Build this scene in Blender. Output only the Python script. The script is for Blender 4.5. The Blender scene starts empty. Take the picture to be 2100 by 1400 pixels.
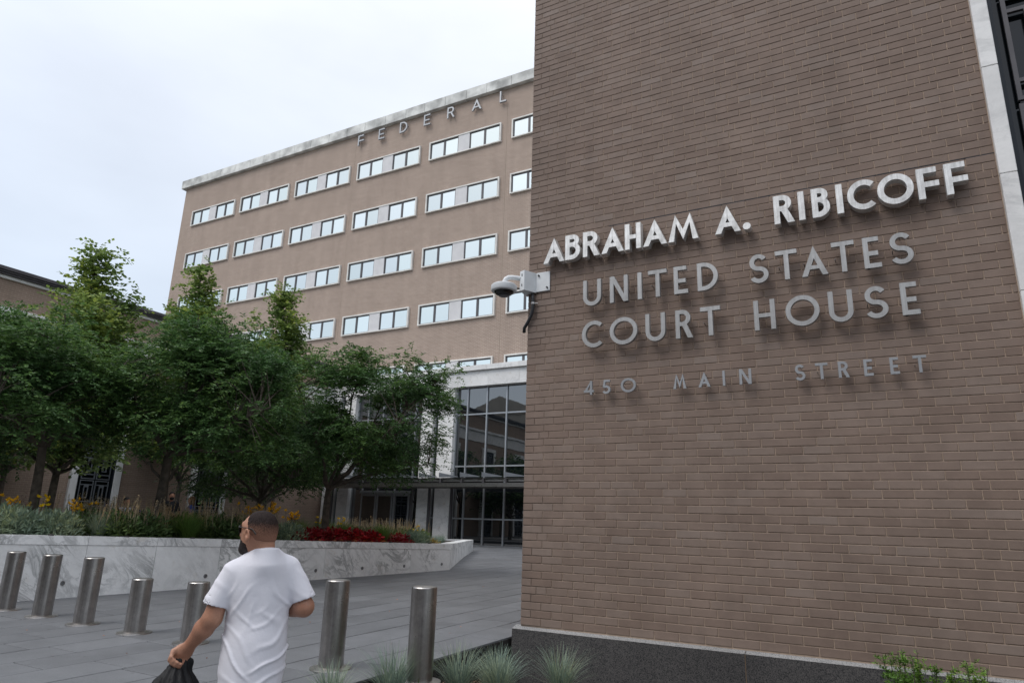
import bpy, bmesh, math, random
import numpy as np
from mathutils import Matrix, Vector
rnd = random.Random(7)
RNG = np.random.default_rng(11)
scene = bpy.context.scene
COL = scene.collection
R = math.radians

# ---------------------------------------------------------------- camera
CAMZ = 1.6
PITCH, ROLL, YAW, FPX = R(15.14), R(1.743), R(29.07), 1392.7
_f = Vector((-math.sin(YAW)*math.cos(PITCH), math.cos(YAW)*math.cos(PITCH), math.sin(PITCH)))
_r0 = Vector((math.cos(YAW), math.sin(YAW), 0)); _u0 = _r0.cross(_f)
_r = _r0*math.cos(ROLL)+_u0*math.sin(ROLL); _u = -_r0*math.sin(ROLL)+_u0*math.cos(ROLL)
cd = bpy.data.cameras.new('camera'); cam = bpy.data.objects.new('camera', cd); COL.objects.link(cam)
cam.matrix_world = Matrix(((_r.x, _u.x, -_f.x, 0), (_r.y, _u.y, -_f.y, 0), (_r.z, _u.z, -_f.z, CAMZ), (0, 0, 0, 1)))
cd.sensor_width = 36; cd.lens = FPX/2100*36; cd.clip_start = .05; cd.clip_end = 3000
scene.camera = cam

# ---------------------------------------------------------------- world: overcast sky
SUN_DIR = Vector((-.28, -.52, .80)).normalized()
SUN_EL = math.asin(SUN_DIR.z); SUN_AZ = math.atan2(SUN_DIR.x, SUN_DIR.y)
world = bpy.data.worlds.new('World'); scene.world = world; world.use_nodes = True
wt = world.node_tree; wn = wt.nodes; wl = wt.links; wn.clear()
def wnode(t, **k):
    n = wn.new(t)
    for a, b in k.items(): setattr(n, a, b)
    return n
sky = wnode('ShaderNodeTexSky', sky_type='NISHITA', sun_disc=False, sun_elevation=SUN_EL, sun_rotation=SUN_AZ)
bg1 = wnode('ShaderNodeBackground'); bg1.inputs[1].default_value = .06
wl.new(sky.outputs[0], bg1.inputs[0])
tc = wnode('ShaderNodeTexCoord'); sx = wnode('ShaderNodeSeparateXYZ'); wl.new(tc.outputs['Generated'], sx.inputs[0])
mr = wnode('ShaderNodeMapRange'); wl.new(sx.outputs[2], mr.inputs[0])     # CIE overcast: (1+2 sin e)/3
mr.inputs[1].default_value = 0; mr.inputs[2].default_value = 1; mr.inputs[3].default_value = .36; mr.inputs[4].default_value = 1.0
wm = wnode('ShaderNodeMapping'); wl.new(tc.outputs['Generated'], wm.inputs[0]); wm.inputs[3].default_value = (1, 1, 2.6)
wno = wnode('ShaderNodeTexNoise'); wl.new(wm.outputs[0], wno.inputs[0]); wno.inputs['Scale'].default_value = 1.7; wno.inputs['Detail'].default_value = 5; wno.inputs['Roughness'].default_value = .5
wr = wnode('ShaderNodeMapRange'); wl.new(wno.outputs[0], wr.inputs[0]); wr.inputs[1].default_value = .3; wr.inputs[2].default_value = .7; wr.inputs[3].default_value = .87; wr.inputs[4].default_value = 1.12
mu = wnode('ShaderNodeMath', operation='MULTIPLY'); wl.new(mr.outputs[0], mu.inputs[0]); wl.new(wr.outputs[0], mu.inputs[1])
cr = wnode('ShaderNodeValToRGB'); wl.new(mr.outputs[0], cr.inputs[0])
cr.color_ramp.elements[0].position = .4; cr.color_ramp.elements[0].color = (.86, .925, 1, 1)
cr.color_ramp.elements[1].position = .8; cr.color_ramp.elements[1].color = (.985, .993, 1, 1)
bg2 = wnode('ShaderNodeBackground'); wl.new(cr.outputs[0], bg2.inputs[0])
SKY = 1.06
mu2 = wnode('ShaderNodeMath', operation='MULTIPLY'); wl.new(mu.outputs[0], mu2.inputs[0]); mu2.inputs[1].default_value = SKY; wl.new(mu2.outputs[0], bg2.inputs[1])
add = wnode('ShaderNodeAddShader'); wl.new(bg1.outputs[0], add.inputs[0]); wl.new(bg2.outputs[0], add.inputs[1])
wo = wnode('ShaderNodeOutputWorld'); wl.new(add.outputs[0], wo.inputs[0])

# ---------------------------------------------------------------- sun behind cloud
sl = bpy.data.lights.new('sun', 'SUN'); sl.energy = 1.15; sl.angle = R(30); sl.color = (1, .965, .92)
so = bpy.data.objects.new('sun', sl); COL.objects.link(so)
so.rotation_euler = SUN_DIR.to_track_quat('Z', 'Y').to_euler()
scene.view_settings.view_transform = 'Standard'; scene.view_settings.look = 'None'
scene.view_settings.gamma = 1; scene.view_settings.exposure = 0.18
scene.view_settings.use_curve_mapping = False
scene.cycles.max_bounces = 8; scene.cycles.diffuse_bounces = 3; scene.cycles.glossy_bounces = 3; scene.cycles.transmission_bounces = 3

# ---------------------------------------------------------------- object helpers
def link(o, parent=None):
    COL.objects.link(o)
    if parent: o.parent = parent
    return o
def tag(o, label, cat, group=None):
    o['label'] = label; o['category'] = cat
    if group: o['group'] = group
    return o
def thing(name, label, cat, loc=(0, 0, 0), rz=0, group=None):
    o = bpy.data.objects.new(name, None); o.empty_display_size = .1
    o.location = loc; o.rotation_euler = (0, 0, rz)
    return tag(link(o), label, cat, group)
def obj(name, me, mat=None, parent=None, loc=None, rot=None):
    if isinstance(me, MB): me = me.mesh(name)
    o = bpy.data.objects.new(name, me)
    if mat is not None and not me.materials: me.materials.append(mat)
    if loc is not None: o.location = loc
    if rot is not None: o.rotation_euler = rot
    return link(o, parent)
def struct(name, me, mat):
    o = obj(name, me, mat); o['kind'] = 'structure'; return o
def stuff(o): o['kind'] = 'stuff'; return o
def copy_tree(o, parent=None):
    c = o.copy(); COL.objects.link(c); c.parent = parent
    for ch in list(o.children): copy_tree(ch, c)
    return c
class MB:
    def __init__(s): s.v = []; s.f = []; s.smooth = False
    def add(s, vs, fs):
        n = len(s.v); s.v += [tuple(v) for v in vs]; s.f += [tuple(i+n for i in f) for f in fs]; return s
    def box(s, x0, x1, y0, y1, z0, z1):
        return s.add([(x0,y0,z0),(x1,y0,z0),(x1,y1,z0),(x0,y1,z0),(x0,y0,z1),(x1,y0,z1),(x1,y1,z1),(x0,y1,z1)],
                     [(0,3,2,1),(4,5,6,7),(0,1,5,4),(1,2,6,5),(2,3,7,6),(3,0,4,7)])
    def bbox(s, x0, x1, y0, y1, z0, z1, b=.004):
        # box with all edges chamfered (26 faces), 24 verts
        xs, ys, zs = (x0, x1), (y0, y1), (z0, z1); n = len(s.v); idx = {}
        for i in (0, 1):
            for j in (0, 1):
                for k in (0, 1):
                    sx_, sy_, sz_ = (1 if i == 0 else -1), (1 if j == 0 else -1), (1 if k == 0 else -1)
                    for a in range(3):
                        p = [xs[i]+sx_*b, ys[j]+sy_*b, zs[k]+sz_*b]; p[a] = (xs[i], ys[j], zs[k])[a]
                        idx[i, j, k, a] = len(s.v); s.v.append(tuple(p))
        F = []
        q = [(0, 0), (1, 0), (1, 1), (0, 1)]
        for sd in (0, 1):
            F.append([idx[sd, a, b_, 0] for a, b_ in q]); F.append([idx[a, sd, b_, 1] for a, b_ in q]); F.append([idx[a, b_, sd, 2] for a, b_ in q])
        for i, j in q:
            F.append([idx[i, j, 0, 0], idx[i, j, 1, 0], idx[i, j, 1, 1], idx[i, j, 0, 1]])
            F.append([idx[i, 0, j, 0], idx[i, 1, j, 0], idx[i, 1, j, 2], idx[i, 0, j, 2]])
            F.append([idx[0, i, j, 1], idx[1, i, j, 1], idx[1, i, j, 2], idx[0, i, j, 2]])
        for i in (0, 1):
            for j in (0, 1):
                for k in (0, 1): F.append([idx[i, j, k, a] for a in range(3)])
        c = np.array([(x0+x1)/2, (y0+y1)/2, (z0+z1)/2])
        for f in F:
            P = np.array([s.v[i] for i in f]); nn = np.cross(P[1]-P[0], P[2]-P[0])
            s.f.append(tuple(f) if nn @ (P.mean(0)-c) > 0 else tuple(f[::-1]))
        return s
    def tube(s, pts, rad, n=8, cap=True):
        pts = [Vector(p) for p in pts]; m = len(pts)
        if not hasattr(rad, '__len__'): rad = [rad]*m
        base = len(s.v); up = None
        for i, p in enumerate(pts):
            t = (pts[min(i+1, m-1)]-pts[max(i-1, 0)]).normalized()
            if up is None: up = t.orthogonal().normalized()
            up = (up-t*up.dot(t)).normalized(); b = t.cross(up)
            for k in range(n):
                a = 2*math.pi*k/n; s.v.append(tuple(p+(up*math.cos(a)+b*math.sin(a))*rad[i]))
        for i in range(m-1):
            for k in range(n):
                a, b2 = base+i*n+k, base+i*n+(k+1) % n; s.f.append((a, b2, b2+n, a+n))
        if cap:
            s.f.append(tuple(base+k for k in range(n))[::-1]); s.f.append(tuple(base+(m-1)*n+k for k in range(n)))
        return s
    def lathe(s, prof, n=32, c=(0, 0, 0), close=True):
        base = len(s.v); m = len(prof)
        for r_, z in prof:
            for k in range(n):
                a = 2*math.pi*k/n; s.v.append((c[0]+r_*math.cos(a), c[1]+r_*math.sin(a), c[2]+z))
        for i in range(m-1):
            for k in range(n):
                a, b2 = base+i*n+k, base+i*n+(k+1) % n; s.f.append((a, b2, b2+n, a+n))
        if close:
            s.f.append(tuple(base+k for k in range(n))[::-1]); s.f.append(tuple(base+(m-1)*n+k for k in range(n)))
        return s
    def prism(s, poly, y0, y1):
        # polygon in (x, z) given counter-clockwise seen from -Y, extruded y0 (front) to y1 (back)
        n = len(poly)
        return s.add([(x, y0, z) for x, z in poly]+[(x, y1, z) for x, z in poly],
                     [tuple(range(n)), tuple(range(2*n-1, n-1, -1))]+[(i, i+n, (i+1) % n+n, (i+1) % n) for i in range(n)])
    def mesh(s, name='m'):
        me = bpy.data.meshes.new(name); me.from_pydata(s.v, [], s.f); me.update()
        if s.smooth: me.polygons.foreach_set('use_smooth', [True]*len(me.polygons))
        return me
def np_mesh(name, V, F, smooth=False):
    V = np.asarray(V, np.float32); F = np.asarray(F, np.int32); k = F.shape[1]
    me = bpy.data.meshes.new(name); me.vertices.add(len(V)); me.vertices.foreach_set('co', V.ravel())
    me.loops.add(F.size); me.loops.foreach_set('vertex_index', F.ravel())
    me.polygons.add(len(F)); me.polygons.foreach_set('loop_start', np.arange(0, F.size, k, dtype=np.int32))
    try: me.polygons.foreach_set('loop_total', np.full(len(F), k, np.int32))
    except Exception: pass
    if smooth: me.polygons.foreach_set('use_smooth', np.ones(len(F), bool))
    me.update(calc_edges=True); me.validate(); return me
def smooth_mesh(me, ang=35):
    me.polygons.foreach_set('use_smooth', [True]*len(me.polygons))
    try: me.set_sharp_from_angle(angle=R(ang))
    except Exception: pass
    return me

# ---------------------------------------------------------------- material helpers
class NT:
    def __init__(s, name):
        s.m = bpy.data.materials.new(name); s.m.use_nodes = True; s.t = s.m.node_tree; s.t.nodes.clear()
        s.out = s.n('ShaderNodeOutputMaterial'); s.b = s.n('ShaderNodeBsdfPrincipled'); s.l(s.b.outputs[0], s.out.inputs[0])
        s.pos = None
    def n(s, t, **k):
        n = s.t.nodes.new(t)
        for a, b in k.items(): setattr(n, a, b)
        return n
    def l(s, a, b): s.t.links.new(a, b)
    def P(s, local=False):
        if local:
            n = s.n('ShaderNodeTexCoord'); return n.outputs['Object']
        if s.pos is None: s.pos = s.n('ShaderNodeNewGeometry').outputs['Position']
        return s.pos
    def mapping(s, src, scale=(1, 1, 1), loc=(0, 0, 0), rot=(0, 0, 0)):
        n = s.n('ShaderNodeMapping'); s.l(src, n.inputs[0]); n.inputs[1].default_value = loc; n.inputs[2].default_value = rot; n.inputs[3].default_value = scale; return n.outputs[0]
    def noise(s, vec, scale, detail=3, rough=.5, dist=0):
        n = s.n('ShaderNodeTexNoise'); s.l(vec, n.inputs['Vector']); n.inputs['Scale'].default_value = scale; n.inputs['Detail'].default_value = detail; n.inputs['Roughness'].default_value = rough; n.inputs['Distortion'].default_value = dist; return n.outputs[0]
    def rng(s, src, a, b, c, d):
        n = s.n('ShaderNodeMapRange'); s.l(src, n.inputs[0])
        for i, v in enumerate((a, b, c, d)): n.inputs[i+1].default_value = v
        return n.outputs[0]
    def math(s, op, a, b):
        n = s.n('ShaderNodeMath', operation=op)
        for i, v in enumerate((a, b)):
            if isinstance(v, (int, float)): n.inputs[i].default_value = v
            else: s.l(v, n.inputs[i])
        return n.outputs[0]
    def scalecol(s, col, fac):
        n = s.n('ShaderNodeVectorMath', operation='SCALE')
        if isinstance(col, tuple): n.inputs[0].default_value = col[:3]
        else: s.l(col, n.inputs[0])
        s.l(fac, n.inputs[3]); return n.outputs[0]
    def mix(s, fac, a, b):
        n = s.n('ShaderNodeMix', data_type='RGBA')
        if isinstance(fac, (int, float)): n.inputs[0].default_value = fac
        else: s.l(fac, n.inputs[0])
        for i, v in ((6, a), (7, b)):
            if isinstance(v, tuple): n.inputs[i].default_value = (*v[:3], 1)
            else: s.l(v, n.inputs[i])
        return n.outputs[2]
    def ramp(s, fac, stops):
        n = s.n('ShaderNodeValToRGB'); s.l(fac, n.inputs[0]); e = n.color_ramp.elements
        while len(e) < len(stops): e.new(.5)
        for el, (p, c) in zip(e, stops): el.position = p; el.color = (*c, 1) if len(c) == 3 else c
        return n.outputs[0]
    def bump(s, h, strength=.3, dist=.01):
        n = s.n('ShaderNodeBump'); s.l(h, n.inputs['Height']); n.inputs['Strength'].default_value = strength; n.inputs['Distance'].default_value = dist; s.l(n.outputs[0], s.b.inputs['Normal'])
    def objrand(s):
        # one random number for each object and for each island of a joined mesh
        a = s.n('ShaderNodeObjectInfo').outputs['Random']; g = s.n('ShaderNodeNewGeometry').outputs['Random Per Island']
        return s.math('FRACT', s.math('ADD', a, g), 0.0)
    def fin(s, col=None, rough=.6, metal=0, spec=.5):
        if col is not None:
            if isinstance(col, tuple): s.b.inputs['Base Color'].default_value = (*col[:3], 1)
            else: s.l(col, s.b.inputs['Base Color'])
        if isinstance(rough, (int, float)): s.b.inputs['Roughness'].default_value = rough
        else: s.l(rough, s.b.inputs['Roughness'])
        s.b.inputs['Metallic'].default_value = metal; s.b.inputs['Specular IOR Level'].default_value = spec
        return s.m
def plain(name, col, rough=.6, metal=0, var=.12, vs=3., bump=0, bs=60, isl=0., spec=.4, local=False, detail=4):
    t = NT(name); P = t.P(local)
    f = t.rng(t.noise(P, vs, detail), .3, .7, 1-var, 1+var)
    if isl: f = t.math('MULTIPLY', f, t.rng(t.objrand(), 0, 1, 1-isl, 1+isl))
    if bump: t.bump(t.noise(P, bs, 3), bump, .01)
    return t.fin(t.scalecol(col, f), rough, metal, spec)
def marble(name, tint=(.66, .665, .66), vein=.5, scale=1.0, warm=.0):
    t = NT(name); P = t.P()
    oi = t.n('ShaderNodeObjectInfo').outputs['Random']
    off = t.n('ShaderNodeCombineXYZ'); t.l(t.math('MULTIPLY', oi, 37.), off.inputs[0]); t.l(t.math('MULTIPLY', oi, 91.), off.inputs[2])
    ad = t.n('ShaderNodeVectorMath', operation='ADD'); t.l(P, ad.inputs[0]); t.l(off.outputs[0], ad.inputs[1]); P = ad.outputs[0]
    Pm = t.mapping(t.mapping(P, rot=(.72, 0, 0)), (scale*.7, scale*.7, scale*1.6))
    n1 = t.noise(Pm, 1.5, 9, .64, 1.1)
    v1 = t.math('ABSOLUTE', t.math('SUBTRACT', n1, .5), 0.0)
    v1 = t.rng(v1, 0, .055, 1, 0)
    n2 = t.noise(Pm, 3.4, 7, .62, .9)
    v2 = t.rng(t.math('ABSOLUTE', t.math('SUBTRACT', n2, .48), 0.0), 0, .03, .7, 0)
    msk = t.rng(t.noise(P, .9, 3), .42, .62, 0.12, 1)
    v = t.math('MULTIPLY', t.math('MAXIMUM', v1, v2), msk)
    cl = t.rng(t.noise(Pm, .8, 5, .6), .35, .7, 1.05, .86)
    base = t.scalecol(tint, cl)
    c = t.mix(t.math('MULTIPLY', v, vein), base, (.2, .21, .21))
    st = t.rng(t.noise(P, 2.3, 6, .65), .6, .72, 0, .28+warm)
    c = t.mix(st, c, (.42, .33, .22))
    dirt = t.rng(t.noise(P, 9, 5, .7), .45, .8, 1, .90)
    c = t.scalecol(c, dirt)
    return t.fin(c, .42, 0, .4)
def brick_tex(name, c1, c2, mortar, axis='x', w=.3048, h=.1016):
    t = NT(name); P = t.P(); s = t.n('ShaderNodeSeparateXYZ'); t.l(P, s.inputs[0])
    cb = t.n('ShaderNodeCombineXYZ'); t.l(s.outputs[0 if axis == 'x' else 1], cb.inputs[0]); t.l(s.outputs[2], cb.inputs[1])
    b = t.n('ShaderNodeTexBrick'); t.l(cb.outputs[0], b.inputs['Vector'])
    b.inputs['Color1'].default_value = (*c1, 1); b.inputs['Color2'].default_value = (*c2, 1); b.inputs['Mortar'].default_value = (*mortar, 1)
    b.inputs['Scale'].default_value = 1; b.inputs['Mortar Size'].default_value = .007; b.inputs['Mortar Smooth'].default_value = .1
    b.inputs['Bias'].default_value = 0; b.inputs['Brick Width'].default_value = w; b.inputs['Row Height'].default_value = h
    f = t.rng(t.noise(P, .35, 6, .6), .3, .7, .94, 1.05)
    st = t.rng(t.noise(t.mapping(P, (1.4, 1.4, .16)), 1.0, 5, .6), .35, .65, .93, 1.05)
    f = t.math('MULTIPLY', f, st)
    f = t.math('MULTIPLY', f, t.rng(t.noise(t.mapping(P, (.6, .6, 9.8)), 1.0, 2), .3, .7, .93, 1.07))
    t.bump(b.outputs['Fac'], -.3, .004)
    return t.fin(t.scalecol(b.outputs['Color'], f), .85, 0, .25)
def leafmat(name, c, var=.35, trans=.35, hue=(.02, .02)):
    t = NT(name)
    ri = t.n('ShaderNodeNewGeometry').outputs['Random Per Island']
    nz = t.rng(t.noise(t.P(), .9, 2), .35, .65, 0, 1)
    f = t.math('MULTIPLY', t.rng(ri, 0, 1, 1-var, 1+var), t.rng(nz, 0, 1, .85, 1.15))
    c2 = (min(1, c[0]*1.55), c[1]*1.15, c[2]*.75)
    col = t.scalecol(t.mix(t.math('MULTIPLY', ri, nz), c, c2), f)
    t.fin(col, .5, 0, .35)
    tr = t.n('ShaderNodeBsdfTranslucent'); t.l(t.scalecol(col, t.rng(ri, 0, 1, 1.1, 1.3)), tr.inputs[0])
    mx = t.n('ShaderNodeMixShader'); mx.inputs[0].default_value = trans; t.l(t.b.outputs[0], mx.inputs[1]); t.l(tr.outputs[0], mx.inputs[2]); t.l(mx.outputs[0], t.out.inputs[0])
    return t.m
def brushed(name, col, rough=.35, axis='z', streak=.2, metal=1.):
    t = NT(name); P = t.P(True)
    sc = {'z': (60, 60, .8), 'x': (.8, 60, 60)}[axis]
    n = t.noise(t.mapping(P, sc), 1.0, 4, .6); n2 = t.noise(P, 6, 5, .7)
    oi = t.n('ShaderNodeObjectInfo').outputs['Random']
    f = t.math('MULTIPLY', t.rng(n, .3, .7, 1-streak*.5, 1+streak*.5), t.rng(n2, .35, .7, 1+streak*.5, 1-streak))
    f = t.math('MULTIPLY', f, t.rng(oi, 0, 1, .93, 1.07))
    return t.fin(t.scalecol(col, f), t.rng(n2, .3, .7, rough*.85, rough*1.2), metal, .5)

# ---------------------------------------------------------------- materials
def brick_piece(name):
    t = NT(name); P = t.P(); r = t.objrand()
    c = t.ramp(r, [(0, (.206, .149, .119)), (.3, (.220, .162, .131)), (.7, (.234, .174, .141)), (.95, (.234, .178, .147)), (1, (.250, .194, .163))])
    f = t.math('MULTIPLY', t.rng(t.noise(P, 4.5, 5, .6), .3, .7, .9, 1.1), t.rng(t.noise(P, 190, 2), .3, .7, .93, 1.07))
    f = t.math('MULTIPLY', f, t.rng(t.noise(P, .55, 5, .6), .3, .72, 1.08, .86))
    s2 = t.rng(t.noise(t.mapping(P, (2.2, 2.2, .22)), 1.0, 5, .6), .55, .75, 1, .86)
    f = t.math('MULTIPLY', f, s2)
    t.bump(t.noise(P, 160, 3), .12, .004)
    return t.fin(t.scalecol(c, f), .72, 0, .3)
M = {}
M['brick'] = brick_piece('brown_brick')
def mortar_m():
    t = NT('mortar'); P = t.P()
    # black sooty joints near the corner, clean tan joints elsewhere
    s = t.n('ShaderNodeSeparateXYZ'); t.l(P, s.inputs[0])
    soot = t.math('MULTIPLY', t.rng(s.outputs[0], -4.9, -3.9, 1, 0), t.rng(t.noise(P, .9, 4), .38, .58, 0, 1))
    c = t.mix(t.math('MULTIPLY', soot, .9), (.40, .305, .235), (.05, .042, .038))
    return t.fin(t.scalecol(c, t.rng(t.noise(P, 14, 4), .3, .7, .85, 1.15)), .9, 0, .2)
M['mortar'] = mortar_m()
M['brick_far'] = brick_tex('tan_brick', (.365, .277, .226), (.325, .247, .203), (.60, .52, .445), 'x')
M['brick_left'] = brick_tex('brown_brick_wing', (.31, .225, .175), (.29, .21, .165), (.42, .35, .28), 'y')
M['marble'] = marble('white_veined_marble', (.97, .975, .97), .72, .75)
M['marble_wall'] = marble('weathered_marble', (.84, .83, .81), .3, .6, .1)
M['cornice'] = plain('stained_cornice', (.60, .60, .575), .8, var=.42, vs=.9, detail=8)
M['stone_panel'] = plain('pale_stone_panel', (.66, .65, .655), .7, var=.06, vs=2)
M['white_frame'] = plain('white_stone_surround', (.74, .72, .68), .7, var=.12, vs=1.5)
def granite(name, a, b, c):
    t = NT(name); P = t.P()
    n = t.noise(P, 95, 3, .6); n2 = t.noise(P, 170, 2)
    col = t.ramp(n, [(.36, a), (.47, b), (.6, c)])
    col = t.mix(t.rng(n2, .55, .62, 0, .6), col, a)
    f = t.rng(t.noise(P, .8, 5, .6), .3, .7, .8, 1.15)
    return t.fin(t.scalecol(col, f), .5, 0, .35)
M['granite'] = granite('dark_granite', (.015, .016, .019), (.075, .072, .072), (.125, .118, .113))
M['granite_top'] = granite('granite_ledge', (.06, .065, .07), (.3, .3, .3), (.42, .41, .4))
def paver_m():
    t = NT('grey_stone_paver'); P = t.P(); r = t.objrand()
    f = t.rng(r, 0, 1, .88, 1.12)
    f = t.math('MULTIPLY', f, t.rng(t.noise(P, 1.3, 6, .65), .3, .7, .84, 1.14))
    f = t.math('MULTIPLY', f, t.rng(t.noise(P, 70, 3, .7), .3, .7, .86, 1.14))
    st = t.rng(t.noise(P, 3.1, 7, .7), .62, .74, 0, .35)
    col = t.mix(st, t.scalecol((.150, .155, .165), f), (.09, .088, .085))
    sc = t.rng(t.noise(t.mapping(P, (2, 14, 1), rot=(0, 0, .5)), 1.5, 6, .75), .70, .76, 0, .35)
    col = t.mix(sc, col, (.28, .285, .29))
    vo = t.n('ShaderNodeTexVoronoi'); t.l(P, vo.inputs['Vector']); vo.inputs['Scale'].default_value = 2.6     # old gum spots
    col = t.mix(t.math('MULTIPLY', t.rng(vo.outputs['Distance'], .045, .06, 1, 0), t.rng(t.noise(P, .8, 2), .45, .6, 0, .55)), col, (.055, .054, .052))
    t.bump(t.noise(P, 55, 4), .12, .01)
    return t.fin(col, .55, 0, .35)
M['paver'] = paver_m()
M['joint'] = plain('dark_joint', (.035, .032, .03), .9, var=.3, vs=8)
M['steel'] = brushed('brushed_steel', (.42, .40, .385), .30, 'z', .3)
M['steel_ring'] = brushed('steel_ring', (.45, .43, .41), .38, 'x', .3)
M['alu_bold'] = brushed('bright_aluminium', (.69, .685, .67), .42, 'z', .34, .45)
M['alu'] = brushed('grey_aluminium', (.42, .417, .41), .4, 'z', .22, .45)
M['alu_dark'] = brushed('dull_aluminium', (.36, .37, .385), .42, 'z', .16, .4)
M['white_metal'] = plain('white_painted_metal', (.72, .74, .75), .4, var=.05, vs=8, local=True)
M['black_pipe'] = plain('black_conduit', (.03, .031, .034), .45, var=.1)
M['dark_frame'] = plain('dark_bronze_frame', (.10, .095, .10), .45, .3, var=.1)
M['black_frame'] = plain('black_frame', (.012, .016, .022), .4, .2, var=.1)
M['mullion'] = plain('silver_mullion', (.40, .42, .44), .4, .6, var=.06)
M['grille'] = plain('grey_metal_grille', (.20, .215, .235), .45, .5, var=.1)
def glass(name, base, ior, rough=.03, metal=0.):
    t = NT(name); t.b.inputs['IOR'].default_value = ior
    n = t.noise(t.P(), 1.2, 2); t.bump(n, .02, .05)
    t.fin(base, rough, metal, .5); return t.m
def sky_glass():
    t = NT('mirror_window_glass'); r = t.n('ShaderNodeObjectInfo').outputs['Random']
    t.bump(t.noise(t.P(), .9, 2), .03, .05)
    return t.fin(t.scalecol(t.mix(t.rng(r, .0, 1, 0, 1), (.76, .815, .76), (.78, .82, .79)), t.rng(t.math('FRACT', t.math('MULTIPLY', r, 7.3), 0.0), 0, 1, .84, 1.03)), .04, 1.)
M['glass_sky'] = sky_glass()
M['glass_dark'] = glass('dark_entrance_glass', (.005, .007, .009), 2.5, .012)
M['glass_black'] = glass('black_window_glass', (.004, .006, .008), 1.45, .05)
M['lens'] = glass('tinted_lens', (.01, .01, .01), 1.5, .08)
M['soil'] = plain('dark_soil', (.03, .024, .018), .95, var=.4, vs=12, bump=.6, bs=30)
M['mulch'] = plain('wood_mulch', (.12, .088, .062), .9, var=.5, vs=20, isl=.6)
M['asphalt'] = plain('asphalt', (.055, .055, .058), .9, var=.2, vs=.6)
M['earth'] = plain('ground_far', (.10, .105, .10), .9, var=.2, vs=.2)
M['coping'] = plain('dark_coping_tile', (.085, .078, .085), .6, var=.25, vs=4)
M['roof'] = plain('flat_roof', (.2, .2, .2), .9)
M['bark'] = plain('grey_bark', (.105, .088, .072), .9, var=.35, vs=9, bump=.7, bs=25)
M['leaf_locust'] = leafmat('locust_leaf', (.068, .146, .050), .4, .35)
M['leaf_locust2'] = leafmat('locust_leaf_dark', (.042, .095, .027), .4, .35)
M['leaf_maple'] = leafmat('maple_leaf', (.165, .255, .078), .35, .35)
M['fescue'] = leafmat('blue_fescue_blade', (.20, .285, .245), .35, .25)
M['grassg'] = leafmat('green_grass_blade', (.125, .225, .05), .35, .3)
M['sage'] = leafmat('silver_leaf', (.22, .31, .235), .3, .25)
M['salvia'] = leafmat('salvia_leaf', (.10, .17, .062), .35, .3)
M['spike'] = leafmat('dry_seed_spike', (.44, .385, .28), .25, .2)
M['spikeg'] = leafmat('green_stem', (.11, .15, .065), .25, .2)
M['lily_leaf'] = leafmat('daylily_leaf', (.10, .17, .03), .3, .3)
M['lily'] = leafmat('daylily_petal', (.90, .52, .025), .15, .3)
M['lily_y'] = leafmat('yellow_petal', (.90, .62, .03), .15, .3)
M['coleus'] = leafmat('red_coleus_leaf', (.27, .014, .025), .5, .25)
M['coleus2'] = leafmat('tan_coleus_leaf', (.42, .17, .09), .3, .25)
M['golden'] = leafmat('golden_leaf', (.45, .36, .10), .3, .25)
M['plum'] = leafmat('plum_seed_head', (.14, .07, .055), .3, .25)
M['purple'] = leafmat('purple_flower', (.10, .06, .30), .3, .2)
M['yew'] = leafmat('yew_needle', (.13, .26, .045), .35, .25)
# ================================================================ SETTING
def gz(y): return .0165*(min(max(y, -6), 24)-4)
def project(p):
    q = Vector(p)-Vector((0, 0, CAMZ)); d = q.dot(_f)
    return (1050+FPX*q.dot(_r)/d, 700-FPX*q.dot(_u)/d, d) if d > .1 else (-9e9, 0, d)
m = MB(); m.add([(-900, -900, -.75), (900, -900, -.75), (900, 900, -.75), (-900, 900, -.75)], [(0, 1, 2, 3)])
struct('ground', m, M['earth'])
m = MB(); m.box(-400, 400, -26, -8, -.70, -.30); struct('street', m, M['asphalt'])
m = MB(); m.box(-400, 400, -40, -26.02, -.70, -.17); struct('far_sidewalk', m, M['earth'])
# paving slab (the dark joints show between the pavers), sloping gently up to the entrance
YW = 9.07
def slab(xa, xb, ys):
    mb = MB(); n = len(ys)
    for y in ys:
        z = gz(y)-.02
        mb.v += [(xa, y, z), (xb, y, z), (xb, y, -.72), (xa, y, -.72)]
    for i in range(n-1):
        a = i*4; b = a+4
        for k in range(4): mb.f.append((a+k, a+(k+1) % 4, b+(k+1) % 4, b+k))
    mb.f += [(3, 2, 1, 0), tuple(4*(n-1)+k for k in range(4))]
    return mb
EDGE = -4.93
mb = slab(-70, EDGE, [-7.9, -6, 24, 40])
paving = struct('plaza_paving', mb, M['joint'])
mb = slab(EDGE+.001, 60, [-7.9, -6, 4.0]); struct('sidewalk', mb, M['paver'])
mb = slab(EDGE+.001, -4.6, [YW+.25, 24, 40]); struct('plaza_strip', mb, M['paver'])
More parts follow.
